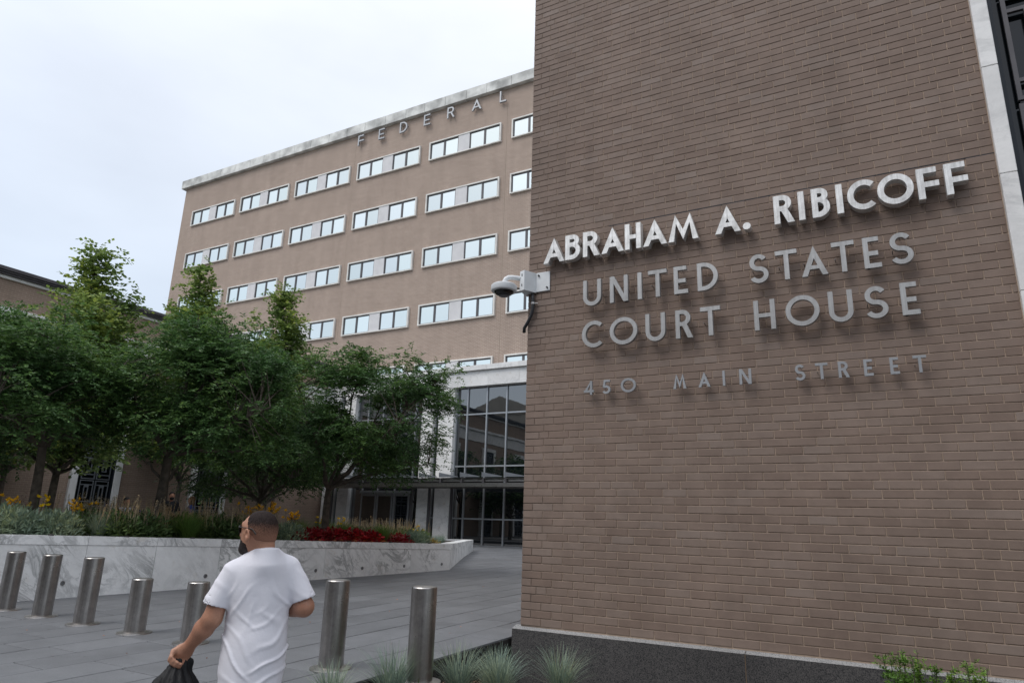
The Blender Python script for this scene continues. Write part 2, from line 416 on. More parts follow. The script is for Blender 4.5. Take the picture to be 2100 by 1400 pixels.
# pavers
TH = math.atan(.0165)
PW = .605
def paver_mesh(L):
    q = MB(); q.bbox(-PW/2+.009, PW/2-.009, -L/2+.009, L/2-.009, -.05, 0, .004); return q.mesh('paver')
LENS = [.93, 1.24, 1.55]; PM = [paver_mesh(l) for l in LENS]
for me_ in PM: me_.materials.append(M['paver'])
cells = []
i = 0; x = EDGE-PW/2-.004
while x > -34:
    y = .2-rnd.random()*1.2
    while y < 36.9:
        k = rnd.choice((0, 1, 1, 2)); L = LENS[k]
        yc = y+L/2
        zc = gz(yc)
        X, Y, D = project((x, yc, zc))
        if -500 < X < 1600 and Y < 1800 and D > 0: cells.append((D+(0 if -40 < X < 1120 and Y < 1420 else 1000), x, yc, zc, k))
        y += L
    x -= PW
cells.sort()
def hidden_by_planter(x, y): return y < 18.0 and x < -12.3-(18.3-y)*.15-.05
cells = [c for c in cells if not hidden_by_planter(c[1]+.5, c[2])]
far = MB()
for n_, (D, x, yc, zc, k) in enumerate(cells):
    dz = rnd.uniform(-.0018, .0018)
    if n_ < 300:
        o = bpy.data.objects.new('paver', PM[k]); link(o, paving)
        o.location = (x, yc, zc+dz); o.rotation_euler = (TH if yc < 24 else 0, 0, 0)
    else:
        L = LENS[k]; t = .0165 if yc < 24 else 0
        b0 = len(far.v); far.bbox(x-PW/2+.009, x+PW/2-.009, yc-L/2+.009, yc+L/2-.009, -.05, 0, .004)
        for j in range(b0, len(far.v)):
            v = far.v[j]; far.v[j] = (v[0], v[1], v[2]+zc+dz+(v[1]-yc)*t)
stuff(obj('paver_field', far, M['paver'], paving))
# sunken planting bed in front of the sign wall
def bedz(y): return float(np.interp(y, [3.9, 5, 6.5, 8.3, 9.1], [-.05, -.08, -.13, -.36, -.55]))
def grid_mesh(x0, x1, y0, y1, nx, ny, zf):
    V = []; F = []
    for j in range(ny+1):
        for i_ in range(nx+1):
            xx = x0+(x1-x0)*i_/nx; yy = y0+(y1-y0)*j/ny; V.append((xx, yy, zf(xx, yy)))
    for j in range(ny):
        for i_ in range(nx):
            a = j*(nx+1)+i_; F.append((a, a+1, a+nx+2, a+nx+1))
    q = MB(); q.v = V; q.f = F; return q
bed = struct('planting_bed', grid_mesh(EDGE+.004, 6, 4.002, 9.1, 80, 50, lambda a, b: bedz(b)+.02*math.sin(a*7+b*3)*math.sin(b*9)), M['soil'])

# ================================================================ SIGN WALL WING (nearest building)
X0, X1 = -4.775, 1.48
CH, BL = .1037, .322
ZB = .261; ZTOP = 12.4
wing = thing('brick_courthouse_wing', 'tall brown brick wall with dark granite base carrying the metal lettering', 'building', (X0, YW, -.5))
def W_(o): o.matrix_parent_inverse = wing.matrix_world.inverted() if False else Matrix.Translation((-X0, -YW, .5)); return o
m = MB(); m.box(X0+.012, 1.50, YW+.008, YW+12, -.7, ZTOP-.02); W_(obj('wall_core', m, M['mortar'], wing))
m = MB(); m.box(3.62, 14, YW+.006, YW+12, -.7, ZTOP-.02); m.box(1.501, 3.619, YW+.45, YW+12, -.7, ZTOP-.02); W_(obj('wall_core', m, M['brick_far'], wing))
m = MB(); m.box(X0-.1, 14.1, YW-.1, YW+12.1, ZTOP, ZTOP+.5); W_(obj('coping', m, M['marble_wall'], wing))
# return wall round the corner
m = MB(); m.box(X0+.001, X0+.0115, YW+.15, YW+12, ZB, ZTOP-.05); W_(obj('return_wall', m, M['brick_left'], wing))
ncr = int((ZTOP-ZB)/CH)
bricks = []
J = .0054
for c in range(ncr):
    z0 = ZB+c*CH
    hdr = c % 7 == 4
    if hdr:
        x = X0; first = [BL*.75]; k = 0
        seq = []
        xx = X0
        wds = [BL, BL/2]
        xx += 0; seq.append((xx, xx+BL*.75)); xx += BL*.75
        while xx < X1-.02:
            w_ = wds[(k+1) % 2]; seq.append((xx, min(xx+w_, X1))); xx += w_; k += 1
    else:
        seq = []; xx = X0
        st = BL/2 if (c % 2) else BL
        seq.append((xx, xx+st)); xx += st
        while xx < X1-.02: seq.append((xx, min(xx+BL, X1))); xx += BL
    for a, b in seq:
        if b-a < .04: continue
        zc = z0+CH/2; xc = (a+b)/2
        Xp, Yp_, D = project((xc, YW, zc))
        vis = -30 < Xp < 2130 and -30 < Yp_ < 1420
        bricks.append((vis, D, a, b, z0))
vb = sorted([b for b in bricks if b[0]], key=lambda t: t[1]); rest = [b for b in bricks if not b[0]]
BM = {}
def bmesh_for(w):
    k = round(w, 3)
    if k not in BM:
        q = MB(); q.bbox(-w/2+J, w/2-J, 0, .09, J, CH-J, .0035); BM[k] = q.mesh('brick'); BM[k].materials.append(M['brick'])
    return BM[k]
bf = MB()
for n_, (vis, D, a, b, z0) in enumerate(vb+rest):
    dy = rnd.uniform(-.0015, .0015)
    w = b-a
    if n_ < 300:
        o = bpy.data.objects.new('brick', bmesh_for(w)); link(o, wing); W_(o)
        o.location = ((a+b)/2, YW+dy, z0)
    else: bf.bbox(a+J, b-J, YW+dy, YW+.09, z0+J, z0+CH-J, .0035)
W_(stuff(obj('brick_field', bf, M['brick'], wing)))
m = MB(); m.box(-3.4, 1.478, YW+.0005, YW+.0055, ZB+56*CH-.0052, ZB+56*CH+.0052); W_(obj('expansion_joint', m, M['black_frame'], wing))
# granite base: slabs with a lighter bevelled ledge
GX = [X0-.085, -1.72, 1.42, 4.6, 8]
for a, b in zip(GX[:-1], GX[1:]):
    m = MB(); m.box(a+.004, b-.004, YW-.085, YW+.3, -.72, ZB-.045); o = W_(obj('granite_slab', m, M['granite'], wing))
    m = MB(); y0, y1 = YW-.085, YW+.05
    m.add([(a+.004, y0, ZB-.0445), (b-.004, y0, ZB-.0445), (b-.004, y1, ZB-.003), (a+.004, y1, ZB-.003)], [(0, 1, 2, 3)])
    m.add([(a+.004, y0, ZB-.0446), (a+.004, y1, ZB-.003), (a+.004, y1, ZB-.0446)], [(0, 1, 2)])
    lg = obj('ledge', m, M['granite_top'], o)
for xj in GX[1:3]:
    m = MB(); m.box(xj-.004, xj+.004, YW-.079, YW+.05, -.72, ZB-.05); W_(obj('sealant_joint', m, plain('tan_sealant', (.33, .22, .13), .8), wing))
# marble jamb at the right with its dark window
zs = [ZB, 1.35, 2.83, 4.3, 5.75, 7.2, 8.65, 10.1, 11.5, ZTOP]
for a, b in zip(zs[:-1], zs[1:]):
    m = MB(); m.bbox(1.485, 1.655, YW-.075, YW+.45, a+.003, b-.003, .006); W_(obj('marble_jamb', m, M['marble_wall'], wing))
    m = MB(); m.bbox(3.44, 3.615, YW-.075, YW+.45, a+.003, b-.003, .006); W_(obj('marble_jamb', m, M['marble_wall'], wing))
def grille_unit(w, h, bar=.05, d=.05):
    q = MB()
    def r(x0, x1, z0, z1, dd=0): q.box(x0, x1, -d-dd, dd, z0, z1)
    r(-w/2, -w/2+bar, 0, h); r(w/2-bar, w/2, 0, h); r(-w/2+bar, w/2-bar, 0, bar); r(-w/2+bar, w/2-bar, h-bar, h)
    r(-w/2+bar, w/2-bar, .16*h, .16*h+bar); r(-w/2+bar, w/2-bar, .84*h-bar, .84*h)
    r(-w*.17, -w*.17+bar, .30*h, .84*h-bar); r(w*.17-bar, w*.17, .30*h, .84*h-bar); r(-w*.17+bar, w*.17-bar, .30*h, .30*h+bar)
    r(-w*.17+bar, w*.17-bar, .72*h, .84*h-bar)
    return q
def tall_window(parent, fix, y_face, width, z0, z1, recess, axis, rows, mats=('glass_black', 'black_frame', 'grille')):
    """window part: pane, frame and the geometric grille panels; local x runs along the wall, -y is outward"""
    wdw = bpy.data.objects.new('window', None); link(wdw, parent); fix(wdw)
    q = MB(); q.box(-width/2, width/2, recess, recess+.03, z0, z1); pane = obj('pane', q, M[mats[0]], wdw)
    q = MB(); t = .09
    q.box(-width/2, -width/2+t, recess-.14, recess-.002, z0, z1); q.box(width/2-t, width/2, recess-.14, recess-.002, z0, z1)
    q.box(-width/2+t, width/2-t, recess-.14, recess-.002, z1-.16, z1); q.box(-width/2+t, width/2-t, recess-.14, recess-.002, z0, z0+.1)
    obj('frame', q, M[mats[1]], wdw)
    ih = (z1-.16-z0-.1)/rows; iw = (width-2*t-.16)/2
    gm = grille_unit(iw-.05, ih-.05, min(.05, iw*.085)).mesh('grille_panel'); gm.materials.append(M[mats[2]])
    for r_ in range(rows):
        for c_ in (-1, 1):
            o = bpy.data.objects.new('grille_panel', gm); link(o, wdw); o.location = (c_*(iw/2+.01), recess-.06, z0+.1+r_*ih+.02)
    return wdw
def fixw(o): o.matrix_parent_inverse = Matrix.Translation((-X0, -YW, .5)); o.location = (2.55, YW, 0)
tall_window(wing, fixw, YW, 1.78, ZB, ZTOP-.6, .35, 'x', 7, ('glass_black', 'black_frame', 'dark_frame'))

# ---------------------------------------------------------------- lettering
def ribbon(mb, pts, w, y0, y1):
    P = [np.array(p_, float) for p_ in pts]; P = [p_ for i, p_ in enumerate(P) if i == 0 or np.linalg.norm(p_-P[i-1]) > 1e-6]; n = len(P); Lf, Rt = [], []
    for i in range(n):
        if i == 0: t = P[1]-P[0]
        elif i == n-1: t = P[-1]-P[-2]
        else:
            a = P[i]-P[i-1]; b = P[i+1]-P[i]; t = a/np.linalg.norm(a)+b/np.linalg.norm(b)
        t = t/np.linalg.norm(t); nn = np.array([-t[1], t[0]])*w/2; Lf.append(P[i]+nn); Rt.append(P[i]-nn)
    for i in range(n-1):
        q = [Rt[i], Rt[i+1], Lf[i+1], Lf[i]]
        b0 = len(mb.v); mb.v += [(a[0], y0, a[1]) for a in q]+[(a[0], y1, a[1]) for a in q]
        mb.f += [(b0, b0+1, b0+2, b0+3), (b0+7, b0+6, b0+5, b0+4), (b0, b0+4, b0+5, b0+1), (b0+2, b0+6, b0+7, b0+3)]
        if i == 0: mb.f.append((b0, b0+3, b0+7, b0+4))
        if i == n-2: mb.f.append((b0+1, b0+5, b0+6, b0+2))
def arc(cx, cz, rx, rz, a0, a1, n=20): return [(cx+rx*math.cos(R(a0+(a1-a0)*i/n)), cz+rz*math.sin(R(a0+(a1-a0)*i/n))) for i in range(n+1)]
def glyph(ch, w, h, s, d):
    """letter mesh, lower left of the front face at the origin, front at y=0, back at y=d"""
    mb = MB(); k = [0]
    def pr(poly): mb.prism(poly, k[0]*.0006, d-k[0]*.0006); k[0] += 1
    def bar(x0, x1, z0, z1): pr([(x0, z0), (x1, z0), (x1, z1), (x0, z1)])
    def rb(pts, sw=None): ribbon(mb, pts, sw or s, k[0]*.0006, d-k[0]*.0006); k[0] += 1
    if ch == 'A':
        sx = s*1.12; hp = h-sx*h/(w/2)
        pr([(0, 0), (sx, 0), (w/2, max(hp, h*.4)), (w-sx, 0), (w, 0), (w/2, h)])
        zc = h*.22; bw = s*.85
        def xl(z): return z/h*w/2+sx*.4
        pr([(xl(zc), zc), (w-xl(zc), zc), (w-xl(zc+bw), zc+bw), (xl(zc+bw), zc+bw)])
    elif ch == 'M':
        sx = s*1.1; a = w*.25
        pr([(0, 0), (sx, 0), (a+s*.12, h-1.9*s if s/h > .15 else h-2.4*s), (w/2, h*.04), (w-a-s*.12, h-1.9*s if s/h > .15 else h-2.4*s), (w-sx, 0), (w, 0), (w-a, h), (w/2, h*.04+2.1*s), (a, h)])
    elif ch == 'N':
        bar(0, s, 0, h); bar(w-s, w, 0, h); pr([(w-s*1.15, 0), (w-.001, 0), (s*1.15, h), (.001, h)])
    elif ch in 'IL.' :
        if ch == '.': mb.v = []; pr([(w/2+w/2*math.cos(2*math.pi*i/24), w/2+w/2*math.sin(2*math.pi*i/24)) for i in range(24)])
        elif ch == 'I': bar(0, w, 0, h)
        else: bar(0, s, 0, h); bar(s*.5, w, 0, s)
    elif ch == 'H': bar(0, s, 0, h); bar(w-s, w, 0, h); bar(s*.5, w-s*.5, h*.5-s*.55, h*.5+s*.35)
    elif ch == 'T': bar(0, w, h-s, h); bar(w/2-s/2, w/2+s/2, 0, h-s*.5)
    elif ch == 'E': bar(0, s, 0, h); bar(s*.5, w, 0, s); bar(s*.5, w*.94, h-s, h); bar(s*.5, w*.86, h*.47-s*.5, h*.47+s*.5)
    elif ch == 'F': bar(0, s, 0, h); bar(s*.5, w*.93, h-s, h); bar(s*.5, w, h*.46-s*.5, h*.46+s*.5)
    elif ch == 'U': rb([(s/2, h), (s/2, w/2)]+arc(w/2, w/2, w/2-s/2, w/2-s/2, 180, 360)+[(w-s/2, h)])
    elif ch == 'O': rb(arc(w/2, h/2, w/2-s/2, h/2-s/2, 0, 360, 48))
    elif ch == 'C': rb(arc(w*.56, h/2, w*.56-s/2, h/2-s/2, 48, 312, 36))
    elif ch == 'D': bar(0, s, 0, h); rb([(s*.5, h-s/2)]+arc(w-h*.5 if w > h*.55 else w*.3, h/2, w-s/2-(w-h*.5 if w > h*.55 else w*.3), h/2-s/2, 90, -90, 28)+[(s*.5, s/2)])
    elif ch == 'R':
        bar(0, s, 0, h); r_ = h*.285; cx = max(s, w*.88-r_)
        rb([(s*.5, h-s/2), (cx, h-s/2)]+arc(cx, h-r_, r_-s/2, r_-s/2, 90, -90, 20)+[(s*.5, h-2*r_+s/2)])
        pr([(w-s*1.2, 0), (w, 0), (w*.56+s*.3, h-2*r_+s*.6), (w*.56-s*.9, h-2*r_+s*.6)])
    elif ch == 'B':
        bar(0, s, 0, h); r1 = h*.245; cx1 = max(s, w*.92-r1); r2 = h*.5-r1+h*.005+s*.28
        rb([(s*.5, h-s/2), (cx1, h-s/2)]+arc(cx1, h-r1, r1-s/2, r1-s/2, 90, -90, 18)+[(s*.5, h-2*r1+s/2)])
        r2 = (h-2*r1+s)/2; cx2 = w-r2
        rb([(s*.5, 2*r2-s/2), (cx2, 2*r2-s/2)]+arc(cx2, r2, r2-s/2, r2-s/2, 90, -90, 18)+[(s*.5, s/2)])
    elif ch == 'S':
        a = (h-s)/4; b = (w-s)/2
        rb(arc(w/2, h-s/2-a, b*.92, a, 28, 255, 22)+arc(w/2, s/2+a, b, a, 75, -155, 24))
    elif ch == '4':
        bar(w*.62, w*.62+s, 0, h); bar(0, w, h*.18, h*.18+s)
        pr([(0, h*.18+s*.2), (s*1.3, h*.18+s*.2), (w*.62+s*.6, h-s*.3), (w*.62+s*.4, h)])
    elif ch == '5':
        bar(w*.30, w*.95, h-s, h); pr([(w*.18, h*.5), (w*.18+s, h*.5), (w*.32+s*.7, h-s*.4), (w*.32-s*.1, h-s*.4)])
        r_ = (h*.60)/2; rb([(w*.2+s*.3, h*.60-s*.6)]+arc(w-r_*1.05, r_, r_*1.05-s/2, r_-s/2, 95, -150, 24))
    return mb
FR = .16
LINES = [
 ('top', .072, .12, 5.558, .405, 'alu_bold', [('A',-4.434,-4.076),('B',-4.062,-3.815),('R',-3.767,-3.498),('A',-3.466,-3.116),('H',-3.097,-2.854),('A',-2.819,-2.468),('M',-2.446,-2.023),('A',-1.791,-1.447),('.',-1.420,-1.319),('R',-1.013,-.761),('I',-.708,-.634),('B',-.546,-.332),('I',-.255,-.179),('C',-.127,.207),('O',.213,.607),('F',.646,.872),('F',.935,1.164)],
  'bold bright silver metal letters, the topmost line of the sign on the brick wall'),
 ('mid', .058, .065, 4.772, .403, 'alu', [('U',-3.762,-3.479),('N',-3.339,-3.065),('I',-2.917,-2.857),('T',-2.759,-2.489),('E',-2.390,-2.199),('D',-2.063,-1.785),('S',-1.374,-1.136),('T',-1.043,-.778),('A',-.735,-.427),('T',-.370,-.112),('E',-.018,.170),('S',.268,.514)],
  'thin grey metal letters reading UNITED STATES, second line of the wall sign'),
 ('low', .058, .065, 4.130, .403, 'alu', [('C',-3.780,-3.441),('O',-3.347,-2.935),('U',-2.814,-2.534),('R',-2.387,-2.154),('T',-2.046,-1.782),('H',-1.353,-1.092),('O',-.966,-.568),('U',-.464,-.191),('S',-.065,.183),('E',.322,.505)],
  'thin grey metal letters reading COURT HOUSE, third line of the wall sign'),
 ('adr', .032, .035, 3.440, .202, 'alu_dark', [('4',-3.747,-3.595),('5',-3.484,-3.344),('O',-3.190,-2.971),('M',-2.446,-2.272),('A',-2.110,-1.954),('I',-1.794,-1.765),('N',-1.583,-1.435),('S',-.914,-.796),('T',-.678,-.539),('R',-.425,-.304),('E',-.148,-.050),('E',.125,.220),('T',.363,.498)],
  'small dull metal letters reading 450 MAIN STREET, lowest line of the wall sign')]
pin = plain('sign_pin', (.2, .2, .2), .5, .6)
for nm, s, d, zb, h, mt, seq, lab in LINES:
    fr = FR if nm != 'adr' else .13
    sg = thing('lettering_sign', lab, 'sign', (seq[0][1], YW, zb))
    for ch, a, b in seq:
        if nm == 'adr':
            kx = (YW-fr)/(YW-FR); a *= kx; b *= kx
        hh = h if ch != '.' else (b-a)
        me_ = smooth_mesh(glyph(ch, b-a, hh, s, d).mesh('letter'), 30)
        o = obj('letter', me_, M[mt], sg, (a-seq[0][1], -fr, 0))
        q = MB(); w_ = b-a
        for px_, pz in ((.0 if ch in 'OCSU.' else s*.5, hh*.5), (w_-(s*.5 if ch in 'HNUO' else w_*.5), hh*.5 if ch in 'HNUO' else (hh-s*.5 if ch in 'TEFRBDSCA' else s))):
            px_ = min(max(px_, s*.5), w_-s*.5)
            q.tube([(px_, d-.004, pz), (px_, fr-.0, pz)], .006 if nm != 'adr' else .004, 6)
        obj('pin', q, pin, o)

# ---------------------------------------------------------------- security camera on the corner
sc = thing('security_camera', 'white dome security camera on a bracket at the brick corner', 'camera', (X0, YW, 5.33))
def L_(q): return q  # local coordinates: x along wall, y outward negative, z up
m = MB(); m.bbox(.15, .39, -.022, -.004, -.165, .155, .004); obj('mount_plate', m, M['white_metal'], sc)
for dx, dz in ((.2, .1), (.35, -.115)):
    m = MB(); m.tube([(dx, -.018, dz), (dx, -.05, dz)], .014, 8); obj('bolt', m, M['black_pipe'], sc)
m = MB()
q = [(-.045, -.20), (.05, -.235), (.15, -.03), (.15, -.012), (-.02, -.012), (-.02, .10), (-.07, .10)]
n = len(q); m.v = [(a, b, -.175) for a, b in q]+[(a, b, .15) for a, b in q]
m.f = [tuple(range(n))[::-1], tuple(range(n, 2*n))]+[(i, (i+1) % n, (i+1) % n+n, i+n) for i in range(n)]
bx = obj('bracket_box', m, M['white_metal'], sc)
for dz in (.08, -.09):
    m = MB(); m.box(-.005, .005, -.224, -.21, dz-.02, dz+.02); obj('slot', m, M['black_pipe'], bx)
arm = MB(); arm.tube([(-.02, -.15, .035), (-.08, -.20, .042), (-.15, -.265, .045), (-.20, -.30, .038), (-.235, -.32, .010), (-.25, -.33, -.03), (-.255, -.332, -.09)], .038, 14); arm.smooth = True
obj('arm', arm, M['white_metal'], sc)
m = MB(); m.tube([(-.03, -.17, -.13), (-.14, -.26, -.135)], .014, 8); obj('cable_stub', m, M['black_pipe'], sc)
cx, cy = -.255, -.332
m = MB(); m.lathe([(.03, -.045), (.10, -.05), (.185, -.06), (.203, -.075), (.206, -.145), (.196, -.165), (.15, -.172)], 40, (cx, cy, -.03)); me_ = smooth_mesh(m.mesh('housing'), 30); obj('housing', me_, M['white_metal'], sc)
m = MB(); m.lathe([(.155, -.168), (.148, -.19), (.12, -.215), (.075, -.232), (.02, -.238)], 36, (cx, cy, -.03)); obj('dome', smooth_mesh(m.mesh('dome'), 60), M['lens'], sc)
m = MB(); m.lathe([(.05, -.232), (.075, -.228), (.08, -.24), (.06, -.25), (.02, -.252)], 24, (cx, cy, -.03)); obj('sensor', smooth_mesh(m.mesh('sensor'), 60), plain('grey_sensor', (.12, .12, .13), .4), sc)
cdt = MB(); cdt.tube([(.10, -.05, -.19), (.115, -.055, -.28), (.125, -.06, -.36), (.12, -.06, -.46), (.09, -.055, -.56), (.03, -.05, -.66), (-.03, -.04, -.74), (-.06, .01, -.79)], .026, 10); cdt.smooth = True
obj('conduit', cdt, M['black_pipe'], sc)
m = MB(); m.tube([(.124, -.06, -.345), (.125, -.06, -.375)], .034, 10); m.tube([(.15, -.05, -.36), (.19, -.03, -.36)], .012, 8); obj('clamp', m, M['steel_ring'], sc)

# ================================================================ FAR BLOCK
YF = 40.0
fb = thing('federal_office_block', 'large tan brick office block with rows of white framed windows', 'building', (-61.9, YF, 0))
def FB(o): o.matrix_parent_inverse = Matrix.Translation((61.9, -YF, 0)); return o
m = MB(); m.box(-61.9, 12, YF, YF+28, -.7, 34.6); FB(obj('wall', m, M['brick_far'], fb))
# side return uses bricks running along y
m = MB(); m.box(-61.93, -61.901, YF+.02, YF+28, 0, 34.58); FB(obj('side_wall', m, M['brick_left'], fb))
for xj in (-38.62, -23.25):
    m = MB(); m.box(xj-.02, xj+.02, YF-.004, YF+.01, 11, 34.55); FB(obj('movement_joint', m, plain('tan_joint', (.30, .24, .19), .9), fb))
xx = -62.3
while xx < 12:
    w_ = min(rnd.uniform(1.9, 2.3), 12.3-xx)
    m = MB(); m.bbox(xx+.01, xx+w_-.01, YF-.35, YF+1.2, 34.602, 35.5, .02); FB(obj('cornice_block', m, M['cornice'], fb)); xx += w_
m = MB(); m.box(-62.2, 12.2, YF+1.21, YF+28.2, 34.605, 35.3); FB(obj('parapet', m, M['roof'], fb))
WXS = [(-60.1, 6.4), (-52.88, 6.5), (-45.55, 6.6), (-38.1, 6.72), (-30.45, 6.75), (-22.75, 6.75), (-15.1, 6.75), (-7.4, 6.75)]
WZ = [30.03, 25.37, 20.73, 16.03, 11.4]
WH = 1.65
def band_meshes(w):
    fr = MB(); t = .105; pr_ = .17
    fr.box(0, w, -pr_, -.002, 0, t*.8); fr.box(0, w, -pr_, -.002, WH-t, WH); fr.box(0, t, -pr_+.002, -.002, t*.8, WH-t); fr.box(w-t, w, -pr_+.002, -.002, t*.8, WH-t)
    xa = t; xb = w*.42; xc = w*.575; xd = w-t
    pn = MB(); pn.box(xb, xc, -pr_+.04, -.003, t*.8, WH-t)
    out = [('frame', fr.mesh('frame'), 'white_frame'), ('panel', pn.mesh('panel'), 'stone_panel')]
    for a, b in ((xa, xb), (xc, xd)):
        sh = MB(); k = .085; z0, z1 = t*.8, WH-t; mid = (a+b)/2
        sh.box(a, b, -.075, -.004, z0, z0+k*.7); sh.box(a, b, -.075, -.004, z1-k, z1)
        sh.box(a, a+k, -.073, -.004, z0+k*.7, z1-k); sh.box(b-k, b, -.073, -.004, z0+k*.7, z1-k); sh.box(mid-k*1.0, mid+k*1.0, -.073, -.004, z0+k*.7, z1-k)
        out.append(('sash', sh.mesh('sash'), 'dark_frame'))
        for u0, u1 in ((a+k, mid-k), (mid+k, b-k)):
            p_ = MB(); p_.box(u0, u1, -.03, -.006, z0+k*.7, z1-k); out.append(('pane', p_.mesh('pane'), 'glass_sky'))
    for n_, me_, mt in out: me_.materials.append(M[mt])
    return out
for x, w in WXS:
    bm_ = band_meshes(w)
    for z in WZ:
        wn_ = bpy.data.objects.new('window', None); link(wn_, fb); FB(wn_); wn_.location = (x, YF, z)
        for n_, me_, mt in bm_:
            o = bpy.data.objects.new(n_, me_); link(o, wn_)
            if n_ == 'pane': o.rotation_euler = (rnd.uniform(-.004, .004), 0, rnd.uniform(-.003, .003))
fs = thing('roofline_lettering', 'widely spaced grey metal letters high under the roofline of the far block', 'sign', (-38.2, YF, 33.36))
for ch, a, w in [('F', -38.2, .66), ('E', -35.89, .66), ('D', -33.6, .78), ('E', -31.1, .66), ('R', -28.76, .72), ('A', -26.4, .9), ('L', -23.83, .58)]:
    o = obj('letter', smooth_mesh(glyph(ch, w, 1.0, .125, .14).mesh('letter'), 30), M['alu_dark'], fs, (a+38.2, -.30, 0))
    q = MB(); q.tube([(.07, .13, .3), (.07, .30, .3)], .02, 6); q.tube([(.07, .13, .8), (.07, .30, .8)], .02, 6); obj('pin', q, pin, o)

# ================================================================ ENTRANCE PAVILION
YP = 37.0
GZ = .33
pv = thing('entrance_pavilion', 'white marble entrance front with tall dark glass bays', 'building', (-36, YP, GZ))
def PV(o): o.matrix_parent_inverse = Matrix.Translation((36, -YP, -GZ)); return o
m = MB(); m.box(-36, 0, YP+.5, YF-.005, -.2, 11.2); PV(obj('core', m, M['black_frame'], pv))
def blocks(name, x0, x1, y0, y1, z0, z1, step, mat, horizontal=True):
    a = x0 if horizontal else z0; e = x1 if horizontal else z1
    while a < e-.02:
        b = min(a+step, e)
        if e-b < step*.25: b = e
        m_ = MB()
        if horizontal: m_.bbox(a+.004, b-.004, y0, y1, z0, z1, .008)
        else: m_.bbox(x0, x1, y0, y1, a+.004, b-.004, .008)
        PV(obj(name, m_, M[mat], pv)); a = b
blocks('beam_block', -36, -2, YP-.12, YP+.6, 10.29, 11.30, 2.3, 'marble_wall')
blocks('cornice_block', -36, -2, YP-.30, YP+.9, 11.305, 11.64, 2.3, 'marble_wall')
m = MB(); m.box(-36, -1, YP+.91, YF-.006, 11.2, 11.5); PV(obj('roof', m, M['roof'], pv))
PIERS = [(-35.6, -34.62), (-34.18, -33.17), (-27.28, -26.36), (-25.9, -24.72), (-17.2, -16.2), (-15.75, -14.7), (-6, -5)]
for a, b in PIERS:
    z = GZ-.05
    for z1 in (1.93, 5.2, 8.5, 10.285):
        m = MB(); m.bbox(a, b, YP-.10, YP+.55, z+.003, z1-.003, .01); PV(obj('pier_block', m, M['marble_wall'], pv)); z = z1
def curtain(x0, x1, mull, horz, y=YP+.30, zt=10.29):
    xs_ = [x0]+list(mull)+[x1]; zs_ = [GZ]+list(horz)+[zt]
    for i in range(len(xs_)-1):
        for j in range(len(zs_)-1):
            m_ = MB(); m_.box(xs_[i]+.02, xs_[i+1]-.02, y, y+.03, zs_[j]+.02, zs_[j+1]-.02)
            o = PV(obj('pane', m_, M['glass_dark'], pv))
    for x_ in xs_:
        m_ = MB(); m_.box(x_-.045, x_+.045, y-.09, y+.05, GZ, zt); PV(obj('mullion', m_, M['mullion'], pv))
    for z_ in zs_:
        m_ = MB(); m_.box(x0+.001, x1-.001, y-.075, y+.045, z_-.045, z_+.045); PV(obj('transom', m_, M['mullion'], pv))
curtain(-24.7, -17.22, [-23.87, -22.4, -20.94, -19.5, -18.0], [1.93, 5.17, 8.5])
curtain(-33.15, -27.3, [-32.2, -30.85, -29.4, -28.0], [4.0, 5.17, 8.5])
curtain(-26.34, -25.92, [], [1.93, 5.17, 8.5])
curtain(-34.6, -34.2, [], [1.93, 5.17, 8.5])
# entrance doors in front of the curtain wall
for x_ in (-32.2, -30.8, -29.4):
    dr = bpy.data.objects.new('door', None); link(dr, pv); PV(dr); dr.location = (x_, YP+.12, GZ)
    w_, h_ = 1.36, 3.1
    q = MB(); t = .13
    q.box(.02, t, 0, .08, 0, h_); q.box(w_-t, w_-.02, 0, .08, 0, h_); q.box(t, w_-t, 0, .08, h_-.16, h_); q.box(t, w_-t, 0, .08, 0, .25); obj('frame', q, M['mullion'], dr)
    q = MB(); q.box(t, w_-t, .03, .05, .25, h_-.16); obj('pane', q, M['glass_dark'], dr)
    q = MB(); q.tube([(w_-.2, 0, 1.3), (w_-.2, -.09, 1.3), (w_-.2, -.09, .9), (w_-.2, 0, .9)], .018, 8); obj('handle', q, M['steel'], dr)
m = MB(); m.box(-32.25, -28.0, YP+.06, YP+.22, 3.45, 3.62); PV(obj('door_header', m, M['mullion'], pv))
